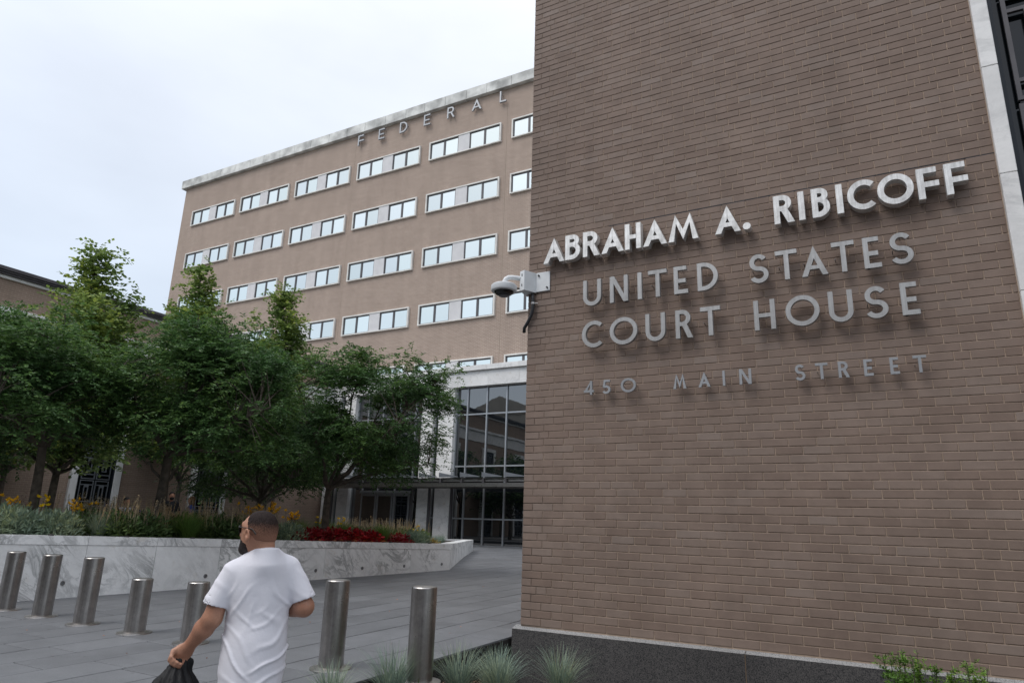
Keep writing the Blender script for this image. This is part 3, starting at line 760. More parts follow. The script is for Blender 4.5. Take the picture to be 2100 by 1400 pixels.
# steel canopy with tilted glass fins
cn = thing('entrance_canopy', 'flat steel and glass canopy across the entrance front', 'canopy', (-34.6, YP-2.2, 3.7))
def CN(o): o.matrix_parent_inverse = Matrix.Translation((34.6, -YP+2.2, -3.7)); return o
m = MB(); m.box(-34.6, -12, YP-2.5, YP-2.25, 3.72, 3.95); CN(obj('front_beam', m, M['steel'], cn))
m = MB(); m.box(-34.6, -12, YP-2.40, YP-2.30, 4.03, 4.13); m.box(-34.6, -12, YP-2.46, YP-2.42, 4.17, 4.22); CN(obj('rail', m, M['steel_ring'], cn))
m = MB(); m.box(-34.6, -12, YP-.45, YP-.25, 3.75, 4.0); CN(obj('back_beam', m, M['steel'], cn))
x_ = -34.3
while x_ < -12:
    m = MB(); m.box(x_-.06, x_+.06, YP-2.55, YP-.2, 3.96, 4.2); CN(obj('cross_beam', m, M['dark_frame'], cn))
    m = MB(); m.add([(x_-.02, YP-2.7, 4.27), (x_+1.32, YP-2.7, 4.27), (x_+1.32, YP-2.7, 4.31), (x_-.02, YP-2.7, 4.55), (x_-.02, YP-2.62, 4.27), (x_+1.32, YP-2.62, 4.27), (x_+1.32, YP-2.62, 4.31), (x_-.02, YP-2.62, 4.55)],
                    [(0, 1, 2, 3), (7, 6, 5, 4), (0, 4, 5, 1), (1, 5, 6, 2), (2, 6, 7, 3), (3, 7, 4, 0)]); CN(obj('fin', m, M['grille'], cn))
    m = MB(); m.box(x_+.08, x_+1.40, YP-2.6, YP-.2, 4.225, 4.245); CN(obj('glass_sheet', m, M['glass_dark'], cn))
    x_ += 1.5
for x_ in (-27.5, -26.1, -34.4, -24.4):
    m = MB(); m.box(x_-.07, x_+.07, YP-.42, YP-.28, GZ, 3.76); CN(obj('post', m, M['dark_frame'], cn))

# ================================================================ LEFT WING
XL = -36.0
lw = thing('low_brick_wing', 'low brown brick wing with marble band and grilled tall windows behind the trees', 'building', (XL, 12, .3))
def LW(o): o.matrix_parent_inverse = Matrix.Translation((-XL, -12, -.3)); return o
m = MB(); m.box(XL-18, XL-.25, -30, YF-.01, -.6, 12.1); LW(obj('core', m, M['roof'], lw))
TW = [(6.15, 8.75), (12.9, 15.5), (19.66, 22.24), (26.45, 29.0)]
y_ = -30
m = MB()
for a, b in TW:
    m.box(XL-.24, XL, y_, a+.35, -.6, 12.2); m.box(XL-.24, XL, a+.35, b-.35, 9.1, 12.2); m.box(XL-.24, XL-.002, a+.35, b-.35, -.6, .55); y_ = b-.35
m.box(XL-.24, XL, y_, YP+.5, -.6, 12.2)
LW(obj('wall', m, M['brick_left'], lw))
y_ = -30
while y_ < YP+.4:
    e = min(y_+2.4, YP+.45)
    for z0, z1, pr_, nm in ((9.6, 10.62, .06, 'band_block'), (10.625, 10.85, .22, 'band_ledge'), (12.2, 12.345, .14, 'cornice_strip')):
        m = MB(); m.bbox(XL-.1, XL+pr_, y_+.004, e-.004, z0, z1, .008); LW(obj(nm, m, M['marble_wall'], lw))
    y_ = e
for k_, (z0, z1, pr_) in enumerate(((12.35, 12.43, .30), (12.435, 12.52, .38), (12.525, 12.68, .46))):
    m = MB(); m.box(XL-2, XL+pr_, -30, YP+.4, z0, z1); LW(obj('coping', m, M['coping'], lw))
for a, b in TW:
    z = .33
    for z1 in (2.2, 4.4, 6.6, 8.78):
        for q0, q1 in ((a, a+.36), (b-.36, b)):
            m = MB(); m.bbox(XL-.2, XL+.16, q0, q1, z+.003, z1-.003, .01); LW(obj('jamb_block', m, M['marble_wall'], lw))
        z = z1
    m = MB(); m.bbox(XL-.2, XL+.18, a-.02, b+.02, 8.785, 9.11, .01); LW(obj('lintel', m, M['marble_wall'], lw))
    def fixl(o, c_=(a+b)/2):
        o.matrix_parent_inverse = Matrix.Translation((-XL, -12, -.3)); o.location = (XL, c_, 0); o.rotation_euler = (0, 0, math.pi/2)
    tall_window(lw, fixl, 0, b-a-.72, .45, 8.78, .05, 'y', 6)
# raised terrace behind the planter
m = MB(); m.box(XL+.01, -19.2, -20, 31, -.5, .50); struct('terrace', m, M['paver'])

# ================================================================ ACROSS THE STREET (seen in the entrance glass)
ac = thing('pedimented_hall', 'pale stone hall with columns and pediment, mirrored in the entrance glass', 'building', (-59, -28, -.2))
def AC(o): o.matrix_parent_inverse = Matrix.Translation((59, 28, .2)); return o
st_ = plain('pale_limestone', (.42, .39, .34), .8, var=.1, vs=.7)
m = MB(); m.box(-72, -46, -56, -31, -.2, 19.5); AC(obj('wall', m, plain('red_brick_wall', (.26, .13, .10), .85), ac))
m = MB(); m.box(-67.5, -50.5, -31.5, -28, 17.6, 20.2); AC(obj('entablature', m, st_, ac))
m = MB(); m.v = [(-68, -27.8, 20.21), (-50, -27.8, 20.21), (-59, -27.8, 23.6), (-68, -50, 20.21), (-50, -50, 20.21), (-59, -50, 23.6)]; m.f = [(1, 0, 2), (3, 4, 5), (0, 1, 4, 3), (1, 2, 5, 4), (2, 0, 3, 5)]; AC(obj('pediment', m, st_, ac))
for k_ in range(6):
    m = MB(); m.lathe([(.95, 0), (.9, .5), (.72, .8), (.62, 17), (.85, 17.4), (.85, 17.59)], 18, (-66.5+k_*3.0, -29, -.19)); AC(obj('column', smooth_mesh(m.mesh('column'), 40), st_, ac))
ob = thing('brick_street_block', 'plain stone street block opposite the sign wall, behind the viewer', 'building', (-8, -28, -.2))
def OB(o): o.matrix_parent_inverse = Matrix.Translation((8, 28, .2)); return o
m = MB(); m.box(-34, 40, -56, -28, -.2, 17); OB(obj('wall', m, plain('grey_stone_wall', (.13, .125, .12), .85, var=.15, vs=.4), ob))
m = MB(); m.box(-34.4, 40.4, -56.4, -27.6, 17.01, 18.2); OB(obj('cornice', m, st_, ob))
for z_ in (2, 6, 10, 13.6):
    for k_ in range(12):
        wo_ = bpy.data.objects.new('window', None); link(wo_, ob); OB(wo_); wo_.location = (-31+k_*6, -28, z_)
        q = MB(); q.box(0, 2.4, .001, .06, 0, 2.4); obj('pane', q, M['glass_black'], wo_)
        q = MB(); q.box(-.2, 2.6, .001, .16, -.25, -.002); obj('sill', q, st_, wo_)
# ================================================================ BOLLARDS
def bollard(name, label, x, y, h, rad=.135):
    t = thing(name, label, 'bollard', (x, y, gz(y)+.003), 0, 'steel bollards across the plaza')
    q = MB(); q.lathe([(rad, .0), (rad, h-.012), (rad-.006, h-.003), (rad-.016, h), (rad-.03, h-.004)], 40); obj('post', smooth_mesh(q.mesh('post'), 30), M['steel'], t)
    q = MB(); q.lathe([(rad-.029, h-.0035), (.02, h-.001), (.002, h-.001)], 40); obj('cap', smooth_mesh(q.mesh('cap'), 30), M['steel_ring'], t)
    q = MB(); q.lathe([(rad+.002, .022), (rad+.02, .016), (rad+.085, .010), (rad+.09, -.004)], 40); o = obj('base_ring', smooth_mesh(q.mesh('base_ring'), 30), M['steel_ring'], t)
    return t
for x, y, h, lab in [(-12.83, 6.42, .90, 'steel bollard cut off by the left edge of the picture'),
                     (-11.69, 6.38, .905, 'second tall steel bollard from the left'),
                     (-10.50, 6.33, .92, 'tall steel bollard just left of the two short ones'),
                     (-9.26, 6.31, .70, 'short steel bollard farther from the man in white'),
                     (-8.03, 6.27, .735, 'short steel bollard beside the hand of the man in white'),
                     (-5.58, 6.18, .915, 'tall steel bollard right of the man in white'),
                     (-4.42, 6.22, .915, 'steel bollard half hidden by blue grass at the bed')]:
    bollard('steel_bollard', lab, x, y, h)

# ================================================================ MARBLE PLANTER
pl = thing('marble_planter', 'long white veined marble planter wall with angled end', 'planter', (-12.11, 18.28, .2))
def PL(o): o.matrix_parent_inverse = Matrix.Translation((12.11, -18.28, -.2)); return o
A_ = np.array([-15.10, -2.0]); C_ = np.array([-12.11, 18.28]); R_ = np.array([-18.3, 29.6])
def ztop(y): return 1.18+(min(y, 18.28)-6.79)*(-.187/11.49)
def seg_panel(name, p, q, zt0, zt1, zb0, zb1, th, mat, b=.006, parent=None):
    """upright slab between plan points p and q, thickness th towards the left of p->q"""
    d = (q-p)/np.linalg.norm(q-p); nn = np.array([-d[1], d[0]])*th
    mb_ = MB(); p0 = p+d*.004; q0 = q-d*.004
    mb_.v = [(*p0, zb0), (*q0, zb1), (*(q0+nn), zb1), (*(p0+nn), zb0), (*p0, zt0), (*q0, zt1), (*(q0+nn), zt1), (*(p0+nn), zt0)]
    mb_.f = [(0, 3, 2, 1), (4, 5, 6, 7), (0, 1, 5, 4), (1, 2, 6, 5), (2, 3, 7, 6), (3, 0, 4, 7)]
    return PL(obj(name, mb_, M[mat], parent or pl))
def onfront(y): t = (y-A_[1])/(C_[1]-A_[1]); return A_+(C_-A_)*t
dF = (C_-A_)/np.linalg.norm(C_-A_); nF = np.array([dF[1], -dF[0]])   # outward normal of the long face
CAPH = .16
js = [-2.0, 2.2, 4.6, 6.6, 8.03, 9.34, 10.75, 12.1, 13.6, 15.09, 16.62, 18.28]
for a, b in zip(js[:-1], js[1:]):
    p, q = onfront(a), onfront(b)
    seg_panel('panel', p, q, ztop(a)-CAPH-.004, ztop(b)-CAPH-.004, gz(a)-.05, gz(b)-.05, .12, 'marble')
    seg_panel('cap', p+nF*.012, q+nF*.012, ztop(a), ztop(b), ztop(a)-CAPH, ztop(b)-CAPH, .42, 'marble')
dE = (R_-C_)/np.linalg.norm(R_-C_); LE = np.linalg.norm(R_-C_); nE = np.array([dE[1], -dE[0]])
for k_ in range(6):
    a, b = k_/6, (k_+1)/6; p, q = C_+(R_-C_)*a, C_+(R_-C_)*b; z0 = .993-.12*a; z1 = .993-.12*b
    seg_panel('panel', p, q, z0-CAPH-.004, z1-CAPH-.004, gz(p[1])-.05, gz(q[1])-.05, .12, 'marble')
    seg_panel('cap', p+nE*.012+(dE*.43 if k_ == 0 else 0), q+nE*.012, z0, z1, z0-CAPH, z1-CAPH, .42, 'marble')
B1 = np.array([-19.0, 29.4]); B2 = np.array([-19.0, -2])
seg_panel('panel', R_, B1, .87, .87, .1, .1, .2, 'marble'); seg_panel('panel', B1, B2, .87, 1.2, .1, .0, .2, 'marble')
clipm = plain('dark_clip', (.08, .075, .07), .5, .5)
for y_ in (7.39, 8.73, 10.09, 12.9, 14.36, 15.84, 17.39, 11.5):
    p = onfront(y_); q = MB(); z = ztop(y_)
    c = p+nF*.0
    q.bbox(-.035, .035, -.03, .06, -.035, .028, .006); o = PL(obj('skate_stop', q, clipm, pl)); o.location = (*(c-nF*.02), z); o.rotation_euler = (0, 0, math.atan2(dF[1], dF[0])-0)
    o.rotation_euler = (0, 0, math.atan2(nF[1], nF[0])+math.pi/2)
ringm = plain('vent_rim', (.25, .25, .25), .4, .7)
for y_ in (7.72, 10.48, 13.35, 14.84, 16.37, 17.92):
    p = onfront(y_)+nF*.004; z = gz(y_)+(ztop(y_)-gz(y_))*.24
    q = MB(); q.lathe([(.026, .004), (.028, .012), (.040, .012), (.042, 0)], 20); o = PL(obj('vent', q, ringm, pl)); o.location = (*p, z)
    o.rotation_euler = (math.pi/2, 0, math.atan2(nF[1], nF[0])+math.pi/2)
    q = MB(); q.lathe([(.029, .002), (.001, .006)], 16); obj('vent_hole', q, M['grille'], o)
# soil
q = MB(); pts = [A_-nF*.3, C_-nF*.3-dF*.1, R_-nE*.3, B1, B2]
q.v = [(*p, z) for p, z in zip(pts, (1.22, .90, .78, .80, 1.15))]; q.f = [tuple(range(5))]
soil = PL(obj('soil', q, M['soil'], pl))

# ================================================================ PLANTS
def rot_to(D, roll):
    """orthonormal frames for unit directions D (n,3): returns side vectors"""
    up = np.array([0, 0, 1.]); S = np.cross(D, up); nrm = np.linalg.norm(S, axis=1, keepdims=True); S = np.where(nrm > 1e-4, S/np.maximum(nrm, 1e-6), np.array([1., 0, 0]))
    T = np.cross(S, D); c, s = np.cos(roll)[:, None], np.sin(roll)[:, None]
    return S*c+T*s
def unit(v): return v/np.maximum(np.linalg.norm(v, axis=-1, keepdims=True), 1e-9)
def blades(n, base_r, h, spread, width, rg, droop=.5, seg=4, hv=.55):
    """arching grass blades as tapered strips"""
    a = rg.uniform(0, 2*np.pi, n); r0 = base_r*np.sqrt(rg.random(n)); out = np.stack([np.cos(a), np.sin(a), np.zeros(n)], 1)
    a2 = a+rg.normal(0, .8, n); od = np.stack([np.cos(a2), np.sin(a2), np.zeros(n)], 1)
    H = h*(1-hv*rg.random(n)); sp = spread*(.15+.85*rg.random(n)); side = np.stack([-np.sin(a2), np.cos(a2), np.zeros(n)], 1)
    V = np.zeros((n, (seg+1)*2, 3)); 
    for k in range(seg+1):
        t = k/seg
        c = out*r0[:, None]+od*(sp*t**1.6)[:, None]+np.array([0, 0, 1.])*(H*(t-droop*(sp/max(spread, 1e-6))*.45*t**3))[:, None]
        w = width*(1-t**1.5)*.5+.0006
        V[:, 2*k] = c-side*w; V[:, 2*k+1] = c+side*w
    F = []
    for k in range(seg): F.append([2*k, 2*k+1, 2*k+3, 2*k+2])
    F = (np.array(F)[None]+(np.arange(n)*(seg+1)*2)[:, None, None]).reshape(-1, 4)
    return V.reshape(-1, 3), F
def leaves(P, D, L, Wd, rg, fold=.0):
    """rhombic leaves from points P along D"""
    n = len(P); S = rot_to(D, rg.uniform(-.9, .9, n)); L = np.broadcast_to(L, n)[:, None]; Wd = np.broadcast_to(Wd, n)[:, None]
    V = np.stack([P, P+D*L*.45+S*Wd*.5, P+D*L, P+D*L*.45-S*Wd*.5], 1).reshape(-1, 3)
    F = np.arange(n*4).reshape(-1, 4); return V, F
def cat(*vf):
    V = []; F = []; o = 0
    for v, f in vf: V.append(v); F.append(f+o); o += len(v)
    return np.concatenate(V), np.concatenate(F)
def rdir(n, rg, zmin=-.2, zmax=1.):
    z = rg.uniform(zmin, zmax, n); a = rg.uniform(0, 2*np.pi, n); r = np.sqrt(np.maximum(0, 1-z*z)); return np.stack([r*np.cos(a), r*np.sin(a), z], 1)
def mesh_m(name, vf, mat):
    me = np_mesh(name, *vf); me.materials.append(M[mat]); return me
def plant_thing(name, label, cat_, loc, parts, group=None, rz=0, sc=1.):
    t = thing(name, label, cat_, loc, rz, group); t.scale = (sc, sc, sc)
    for pn, me in parts:
        o = bpy.data.objects.new(pn, me); link(o, t)
        if pn in SMALL: o['kind'] = 'stuff'
    return t
SMALL = ('flowers', 'seed_heads', 'seed_spikes', 'purple_flowers', 'needles', 'blades', 'dry_blades', 'red_leaves', 'tan_leaves', 'foliage', 'leaves', 'stems', 'stalks')
g1 = np.random.default_rng(5)
def fescue_parts(seed, n=330, h=.56, sp=.40, r=.08, mat='fescue', w=.0055):
    g = np.random.default_rng(seed)
    p = [('blades', mesh_m('blades', blades(n, r, h, sp, w, g, .6), mat))]
    return p
FES = [fescue_parts(s) for s in (1, 2, 3)]
def stalks(seed, n, h, sp):
    return ('dry_blades', mesh_m('dry_blades', blades(n, .06, h, sp, .004, np.random.default_rng(seed), .9), 'spike'))
# blue grass clumps in the sunken bed
for i_, (x, y, s, lab) in enumerate([
        (-4.55, 5.95, 1.15, 'blue grass clump in front of the right-hand bollard'),
        (-4.80, 5.35, .9, 'blue grass clump nearest the picture bottom, by the tall bollard foot'),
        (-4.35, 6.85, 1.1, 'blue grass clump just right of the right-hand bollard'),
        (-4.55, 8.05, 1.0, 'loose blue grass clump at the plaza edge near the granite'),
        (-4.05, 7.25, 1.05, 'low blue grass clump in the dark mulch'),
        (-4.35, 7.55, .85, 'blue grass clump in the mulch left of the granite corner'),
        (-3.72, 8.15, 1.2, 'blue grass clump in front of the granite base')]):
    t = plant_thing('blue_grass_clump', lab, 'grass', (x, y, bedz(y)-.01), FES[i_ % 3]+[stalks(40+i_, 60, .22, .3)], 'blue grass clumps in the bed', i_*1.7, s)
t = plant_thing('green_grass_sprout', 'broad bright green grass blades among the blue clumps', 'grass', (-4.45, 6.25, bedz(6.25)), [('blades', mesh_m('blades', blades(9, .04, .48, .3, .022, np.random.default_rng(9), .3), 'lily_leaf'))])
# mulch chips
n = 5200; X = g1.uniform(EDGE+.03, -2.0, n); Y = g1.uniform(5.2, 9.0, n); Z = np.array([bedz(v) for v in Y])+g1.uniform(.0, .03, n)
a = g1.uniform(0, 6.28, n); D = np.stack([np.cos(a), np.sin(a), g1.uniform(-.3, .5, n)], 1); D = unit(D)
o = obj('mulch_chips', mesh_m('mulch_chips', leaves(np.stack([X, Y, Z], 1), D, g1.uniform(.03, .08, n), g1.uniform(.008, .02, n), g1), 'mulch')); stuff(o); o['label'] = 'brown wood mulch chips covering the planting bed'; o['category'] = 'mulch'
# a few fallen leaves and scraps on the paving
n = 60; X = g1.uniform(-13, -5.2, n); Y = g1.uniform(3.5, 17, n); Z = np.array([gz(v) for v in Y])+.006
a = g1.uniform(0, 6.28, n); D = unit(np.stack([np.cos(a), np.sin(a), g1.uniform(0, .25, n)], 1))
o = obj('fallen_leaves', mesh_m('fallen_leaves', leaves(np.stack([X, Y, Z], 1), D, g1.uniform(.02, .05, n), g1.uniform(.012, .03, n), g1), 'coleus2')); stuff(o); o['label'] = 'small fallen leaves scattered on the grey paving'; o['category'] = 'leaves'
# yew shrub tips at the lower right
def yew_parts(seed):
    g = np.random.default_rng(seed); tips = []; W_l = []; tb = MB()
    for k in range(12):
        bx_, by_ = g.uniform(-.32, .32), g.uniform(-.15, .15); top = g.uniform(.55, .86)
        pts = [(bx_*.4, by_*.4, 0), (bx_*.8, by_*.8, top*.5), (bx_, by_, top)]; tb.tube(pts, [.01, .007, .003], 5)
        for s_ in range(90):
            t_ = .25+.75*g.random(); p = np.array([bx_*(.4+.6*t_), by_*(.4+.6*t_), top*t_]); tips.append(p)
        for s_ in range(7):
            t_ = g.uniform(.45, .95); p = np.array([bx_*(.4+.6*t_), by_*(.4+.6*t_), top*t_]); d = rdir(1, g, .3, .9)[0]; L_2 = g.uniform(.07, .16)
            for s2 in range(34): tips.append(p+d*L_2*g.random())
    P = np.array(tips); D = rdir(len(P), g, -.1, .9)
    return [('needles', mesh_m('needles', leaves(P, D, g.uniform(.034, .05, len(P)), .010, g), 'yew')), ('stems', smooth_mesh(tb.mesh('stems')))]
for x, y, s, sd, lab in [(.02, 8.32, 1.0, 1, 'green yew sprigs at the foot of the granite, left of the pair'), (.48, 8.36, .92, 2, 'green yew sprigs at the lower right picture corner')]:
    pp = yew_parts(sd); pp[1][1].materials.append(M['bark'])
    plant_thing('yew_shrub', lab, 'shrub', (x, y, bedz(y)+.06), pp, 'yew shrubs by the granite base', sd, s)

# --- planter planting. P(y, off): point off metres behind the long face
def PP(y, off): p = onfront(y)-nF*off; return p
def soilz(y, off=1): return max(.84, ztop(y)-.04)
SCL = {'silver_sage_plant': 1.08, 'daylily_clump': 1.06, 'yellow_flower_clump': 1.05, 'plum_seed_plant': 1.0, 'red_coleus_plant': 1.22}
def place(proto, name, label, cat_, y, off, group=None, sc=1., dz=0.):
    p = PP(y, off); sc *= SCL.get(name, 1.25); return plant_thing(name, label, cat_, (p[0], p[1], soilz(y)+dz), proto, group, rnd.uniform(0, 6.28), sc)
def sage_parts(seed, n=900):
    g = np.random.default_rng(seed); P = rdir(n, g, .0, 1)*np.array([.42, .42, .40])*(g.random((n, 1))**.35); D = unit(unit(P)+rdir(n, g, -.4, .9)*.9)
    return [('foliage', mesh_m('foliage', leaves(P, D, g.uniform(.07, .14, n), g.uniform(.018, .035, n), g), 'sage'))]
def salvia_parts(seed, n=520, spikes=17, h=.60):
    g = np.random.default_rng(seed); P = rdir(n, g, 0, 1)*np.array([.40, .40, .40])*(g.random((n, 1))**.4); D = unit(unit(P)+rdir(n, g, -.5, .6))
    lf = leaves(P, D, g.uniform(.06, .11, n), g.uniform(.025, .04, n), g)
    sv = []; gr = []
    for k in range(spikes):
        b = g.uniform(-.34, .34, 2); tl = g.normal(0, .05, 2); H = h*g.uniform(.7, 1.08); m_ = 26
        t_ = np.linspace(.0, 1, m_)
        C = np.stack([b[0]+tl[0]*t_, b[1]+tl[1]*t_, .15+(H-.15)*t_], 1)
        top = C[t_ > .45]; top = np.repeat(top, 5, 0)
        sv.append(leaves(top, rdir(len(top), g, -.3, .9), g.uniform(.012, .024, len(top)), .009, g))
        d = unit(C[-1:]-C[:1]); sv.append(leaves(C[:1]*0+C[0], d, H-.15, .010, g)); 
    purp = g.uniform(-.3, .3, (4, 2)); Pp = np.concatenate([purp, g.uniform(.35, .5, (4, 1))], 1)
    return [('foliage', mesh_m('foliage', lf, 'salvia')), ('seed_spikes', mesh_m('seed_spikes', cat(*sv), 'spike')), ('purple_flowers', mesh_m('purple_flowers', leaves(Pp, rdir(4, g, .2, 1), .025, .016, g), 'purple'))]
def lily_parts(seed, fl=18, mat='lily'):
    g = np.random.default_rng(seed); lv = blades(110, .12, .52, .34, .018, g, .7); tb = MB(); pv_ = []
    st = []
    for k in range(fl):
        a = g.uniform(0, 6.28); r_ = g.uniform(.02, .3); H = g.uniform(.5, .74); tip = np.array([r_*np.cos(a), r_*np.sin(a), H])
        tb.tube([(tip[0]*.3, tip[1]*.3, 0), (tip[0]*.7, tip[1]*.7, H*.6), tuple(tip)], .004, 4)
        ax = unit(np.array([[g.normal(0, .6), g.normal(0, .6), .8]]))[0]; s1 = unit(np.cross(ax, [0, 0, 1.])[None]+1e-3)[0]; s2 = np.cross(ax, s1)
        for q_ in range(7):
            an = q_*2*np.pi/7; d = unit((ax*.75+(s1*np.cos(an)+s2*np.sin(an)))[None])[0]; pv_.append((tip, d))
    P = np.array([p for p, d in pv_]); D = np.array([d for p, d in pv_])
    me = tb.mesh('stalks'); me.materials.append(M['spikeg'])
    return [('leaves', mesh_m('leaves', lv, 'lily_leaf')), ('stalks', me), ('flowers', mesh_m('flowers', leaves(P, D, .072, .045, g), mat))]
def coleus_parts(seed, n=330, mats=('coleus', 'coleus2')):
    g = np.random.default_rng(seed); out = []
    for nm, mt, k in (('red_leaves', mats[0], n), ('tan_leaves', mats[1], n//5)):
        P = rdir(k, g, .05, 1)*np.array([.34, .34, .26])*(g.random((k, 1))**.4); 
        if mt == mats[1]: P[:, 2] *= .55
        D = unit(unit(P)*np.array([1, 1, .5])+rdir(k, g, -.6, .5)*.7); out.append((nm, mesh_m(nm, leaves(P, D, g.uniform(.07, .12, k), g.uniform(.045, .07, k), g), mt)))
    return out
def plum_parts(seed):
    g = np.random.default_rng(seed); P = []
    for k in range(12):
        b = g.uniform(-.16, .16, 2); H = g.uniform(.45, .78)
        for s_ in range(46): t_ = g.uniform(.45, 1); P.append((b[0]*(.4+t_)+g.normal(0, .03), b[1]*(.4+t_)+g.normal(0, .03), H*t_))
    P = np.array(P); st = blades(14, .1, .62, .14, .006, g, .1)
    return [('seed_heads', mesh_m('seed_heads', leaves(P, rdir(len(P), g, -.2, 1), .022, .014, g), 'plum')), ('stems', mesh_m('stems', st, 'plum'))]
SAGE = [sage_parts(s) for s in (21, 22)]; SAL = [salvia_parts(s) for s in (31, 32, 33)]; LIL = [lily_parts(s) for s in (51, 52)]; LILY = [lily_parts(53, 7, 'lily_y')]
COL_ = [coleus_parts(s) for s in (61, 62)]; PLM = [plum_parts(71)]
GRN = [fescue_parts(81, 620, .52, .42, .10, 'grassg', .006), fescue_parts(82, 620, .52, .42, .10, 'grassg', .006)]
GOLD = [coleus_parts(65, 200, ('golden', 'coleus2'))]
# silver sage mass at the left end
for i_, (y, off, s) in enumerate([(5.6, .7, 1.15), (6.35, .65, 1.2), (7.0, .75, 1.2), (7.65, .7, 1.1), (6.0, 1.5, 1.25), (7.0, 1.5, 1.3), (7.9, 1.5, 1.15), (6.6, 2.2, 1.25)]):
    place(SAGE[i_ % 2], 'silver_sage_plant', 'silvery green leafy plant in the mass at the left planter end', 'plant', y, off, 'silver sage plants at the left', s)
place(FES[0], 'blue_fescue_tuft', 'spiky blue grass tuft on the planter above the left bollards', 'grass', 8.42, .62, None, .95)
for i_, (y, off, s, lab) in enumerate([(10.35, .72, 1.15, 'rounded green grass tuft on the planter left of the man in white'), (16.05, .68, 1.0, 'green grass tuft dividing the red plants on the planter'),
                                       (17.9, .9, .85, 'bright green grass tuft at the planter corner'), (13.0, 1.7, 1.05, 'green grass behind the sage by the man in white'),
                                       (13.9, 1.6, 1.1, 'green grass behind the left end of the red plants'), (14.7, 1.5, 1.1, 'green grass behind the middle of the red plants'), (15.3, 1.5, 1.05, 'green grass behind the right end of the red plants')]):
    place(GRN[i_ % 2], 'green_grass_tuft', lab, 'grass', y, off, None, s)
# salvia with tall dry seed spikes
sp_ = []
for y in np.arange(8.3, 12.4, .55):
    for off in (.75, 1.35, 2.0, 2.65):
        if off < 1 and (abs(y-8.4) < .45 or abs(y-10.35) < .6): continue
        sp_.append((y+rnd.uniform(-.15, .15)+(off-.7)*.25, off+rnd.uniform(-.1, .1), rnd.uniform(.95, 1.2)))
for y in np.arange(15.9, 18.6, .55):
    for off in (1.4, 2.0, 2.6): sp_.append((y+rnd.uniform(-.15, .15), off, rnd.uniform(.8, 1.0)))
for i_, (y, off, s) in enumerate(sp_):
    place(SAL[i_ % 3], 'spiked_salvia_plant', 'green plant with tall dry tan spikes in the '+('mass behind the left bollards' if y < 14 else 'mass before the entrance doors'), 'plant', y, off, 'spiked plants, '+('left mass' if y < 14 else 'right mass'), s)
for i_, (y, off, s, lab) in enumerate([(6.55, 1.6, 1.02, 'orange daylily clump at the far left of the planter'), (7.15, 1.8, .95, 'orange daylilies behind the sage, second clump from the left'), (8.35, 1.5, .95, 'orange daylilies beside the left tall seed spikes'),
                                       (12.2, 1.3, 1.1, 'orange daylilies left of the head of the man in white'), (12.9, 1.5, 1.2, 'orange daylilies just behind the head of the man in white'), (13.6, 1.6, 1.0, 'orange daylilies right of the head of the man in white')]):
    place(LIL[i_ % 2], 'daylily_clump', lab, 'flowers', y, off, None, s)
for i_, (y, off, s, lab) in enumerate([(14.6, 1.7, .85, 'yellow flower clump left of the right tall seed spikes'), (15.4, 1.8, .85, 'yellow flower clump above the red plants'), (18.1, 1.2, .7, 'small yellow flowers near the planter corner'), (7.7, 1.9, 1.0, 'yellow flowers above the sage at left')]):
    place(LILY[0], 'yellow_flower_clump', lab, 'flowers', y, off, None, s)
for i_, (y, off, s, lab) in enumerate([(7.1, 2.7, 1.25, 'plum seed heads by the left tree trunk'), (7.75, 2.5, 1.15, 'plum seed heads among yellow flowers at left'), (14.2, 2.5, 1.1, 'plum seed heads right of the man in white')]):
    place(PLM[0], 'plum_seed_plant', lab, 'plant', y, off, None, s)
for i_, (y, off, s) in enumerate([(13.45, .62, 1.0), (13.8, .8, 1.05), (14.15, .6, 1.05), (14.5, .8, 1.1), (14.85, .62, 1.1), (15.2, .8, 1.1), (15.55, .62, 1.05), (15.75, .85, .9)]):
    place(COL_[i_ % 2], 'red_coleus_plant', 'dark red leafed plant in the long red mass on the planter', 'plant', y, off, 'red plants in the long mass', s)
for i_, (y, off, s) in enumerate([(16.55, .62, .85), (16.9, .7, .85)]):
    place(COL_[i_ % 2], 'red_coleus_plant', 'dark red leafed plant in the short red patch nearer the planter corner', 'plant', y, off, 'red plants in the short patch', s)
for y, off, s, lab in [(12.0, .7, 1.0, 'silvery leafed plant left of the man in white'), (12.95, .7, 1.05, 'silvery leafed plant right of the head of the man in white'), (13.05, 1.2, .9, 'silvery plant behind the shoulder of the man in white'),
                       (17.3, .62, .85, 'silvery leafed plant near the planter corner'), (17.65, .75, .8, 'smaller silvery plant at the planter corner')]:
    place(SAGE[0], 'silver_sage_plant', lab, 'plant', y, off, None, s)
place(GOLD[0], 'golden_leaf_plant', 'small yellow and red leafed plant at the planter corner', 'plant', 18.0, .55, None, .6)
for i_, (a_, off, s) in enumerate([(.05, .7, .8), (.12, .7, .75), (.2, .7, .75), (.3, .8, .8), (.42, .8, .8)]):
    p = C_+(R_-C_)*a_-nE*off
    plant_thing('blue_fescue_tuft', 'blue green grass tuft along the short end wall of the planter', 'grass', (p[0], p[1], .84), FES[i_ % 3], 'grass tufts along the end wall', i_, s)

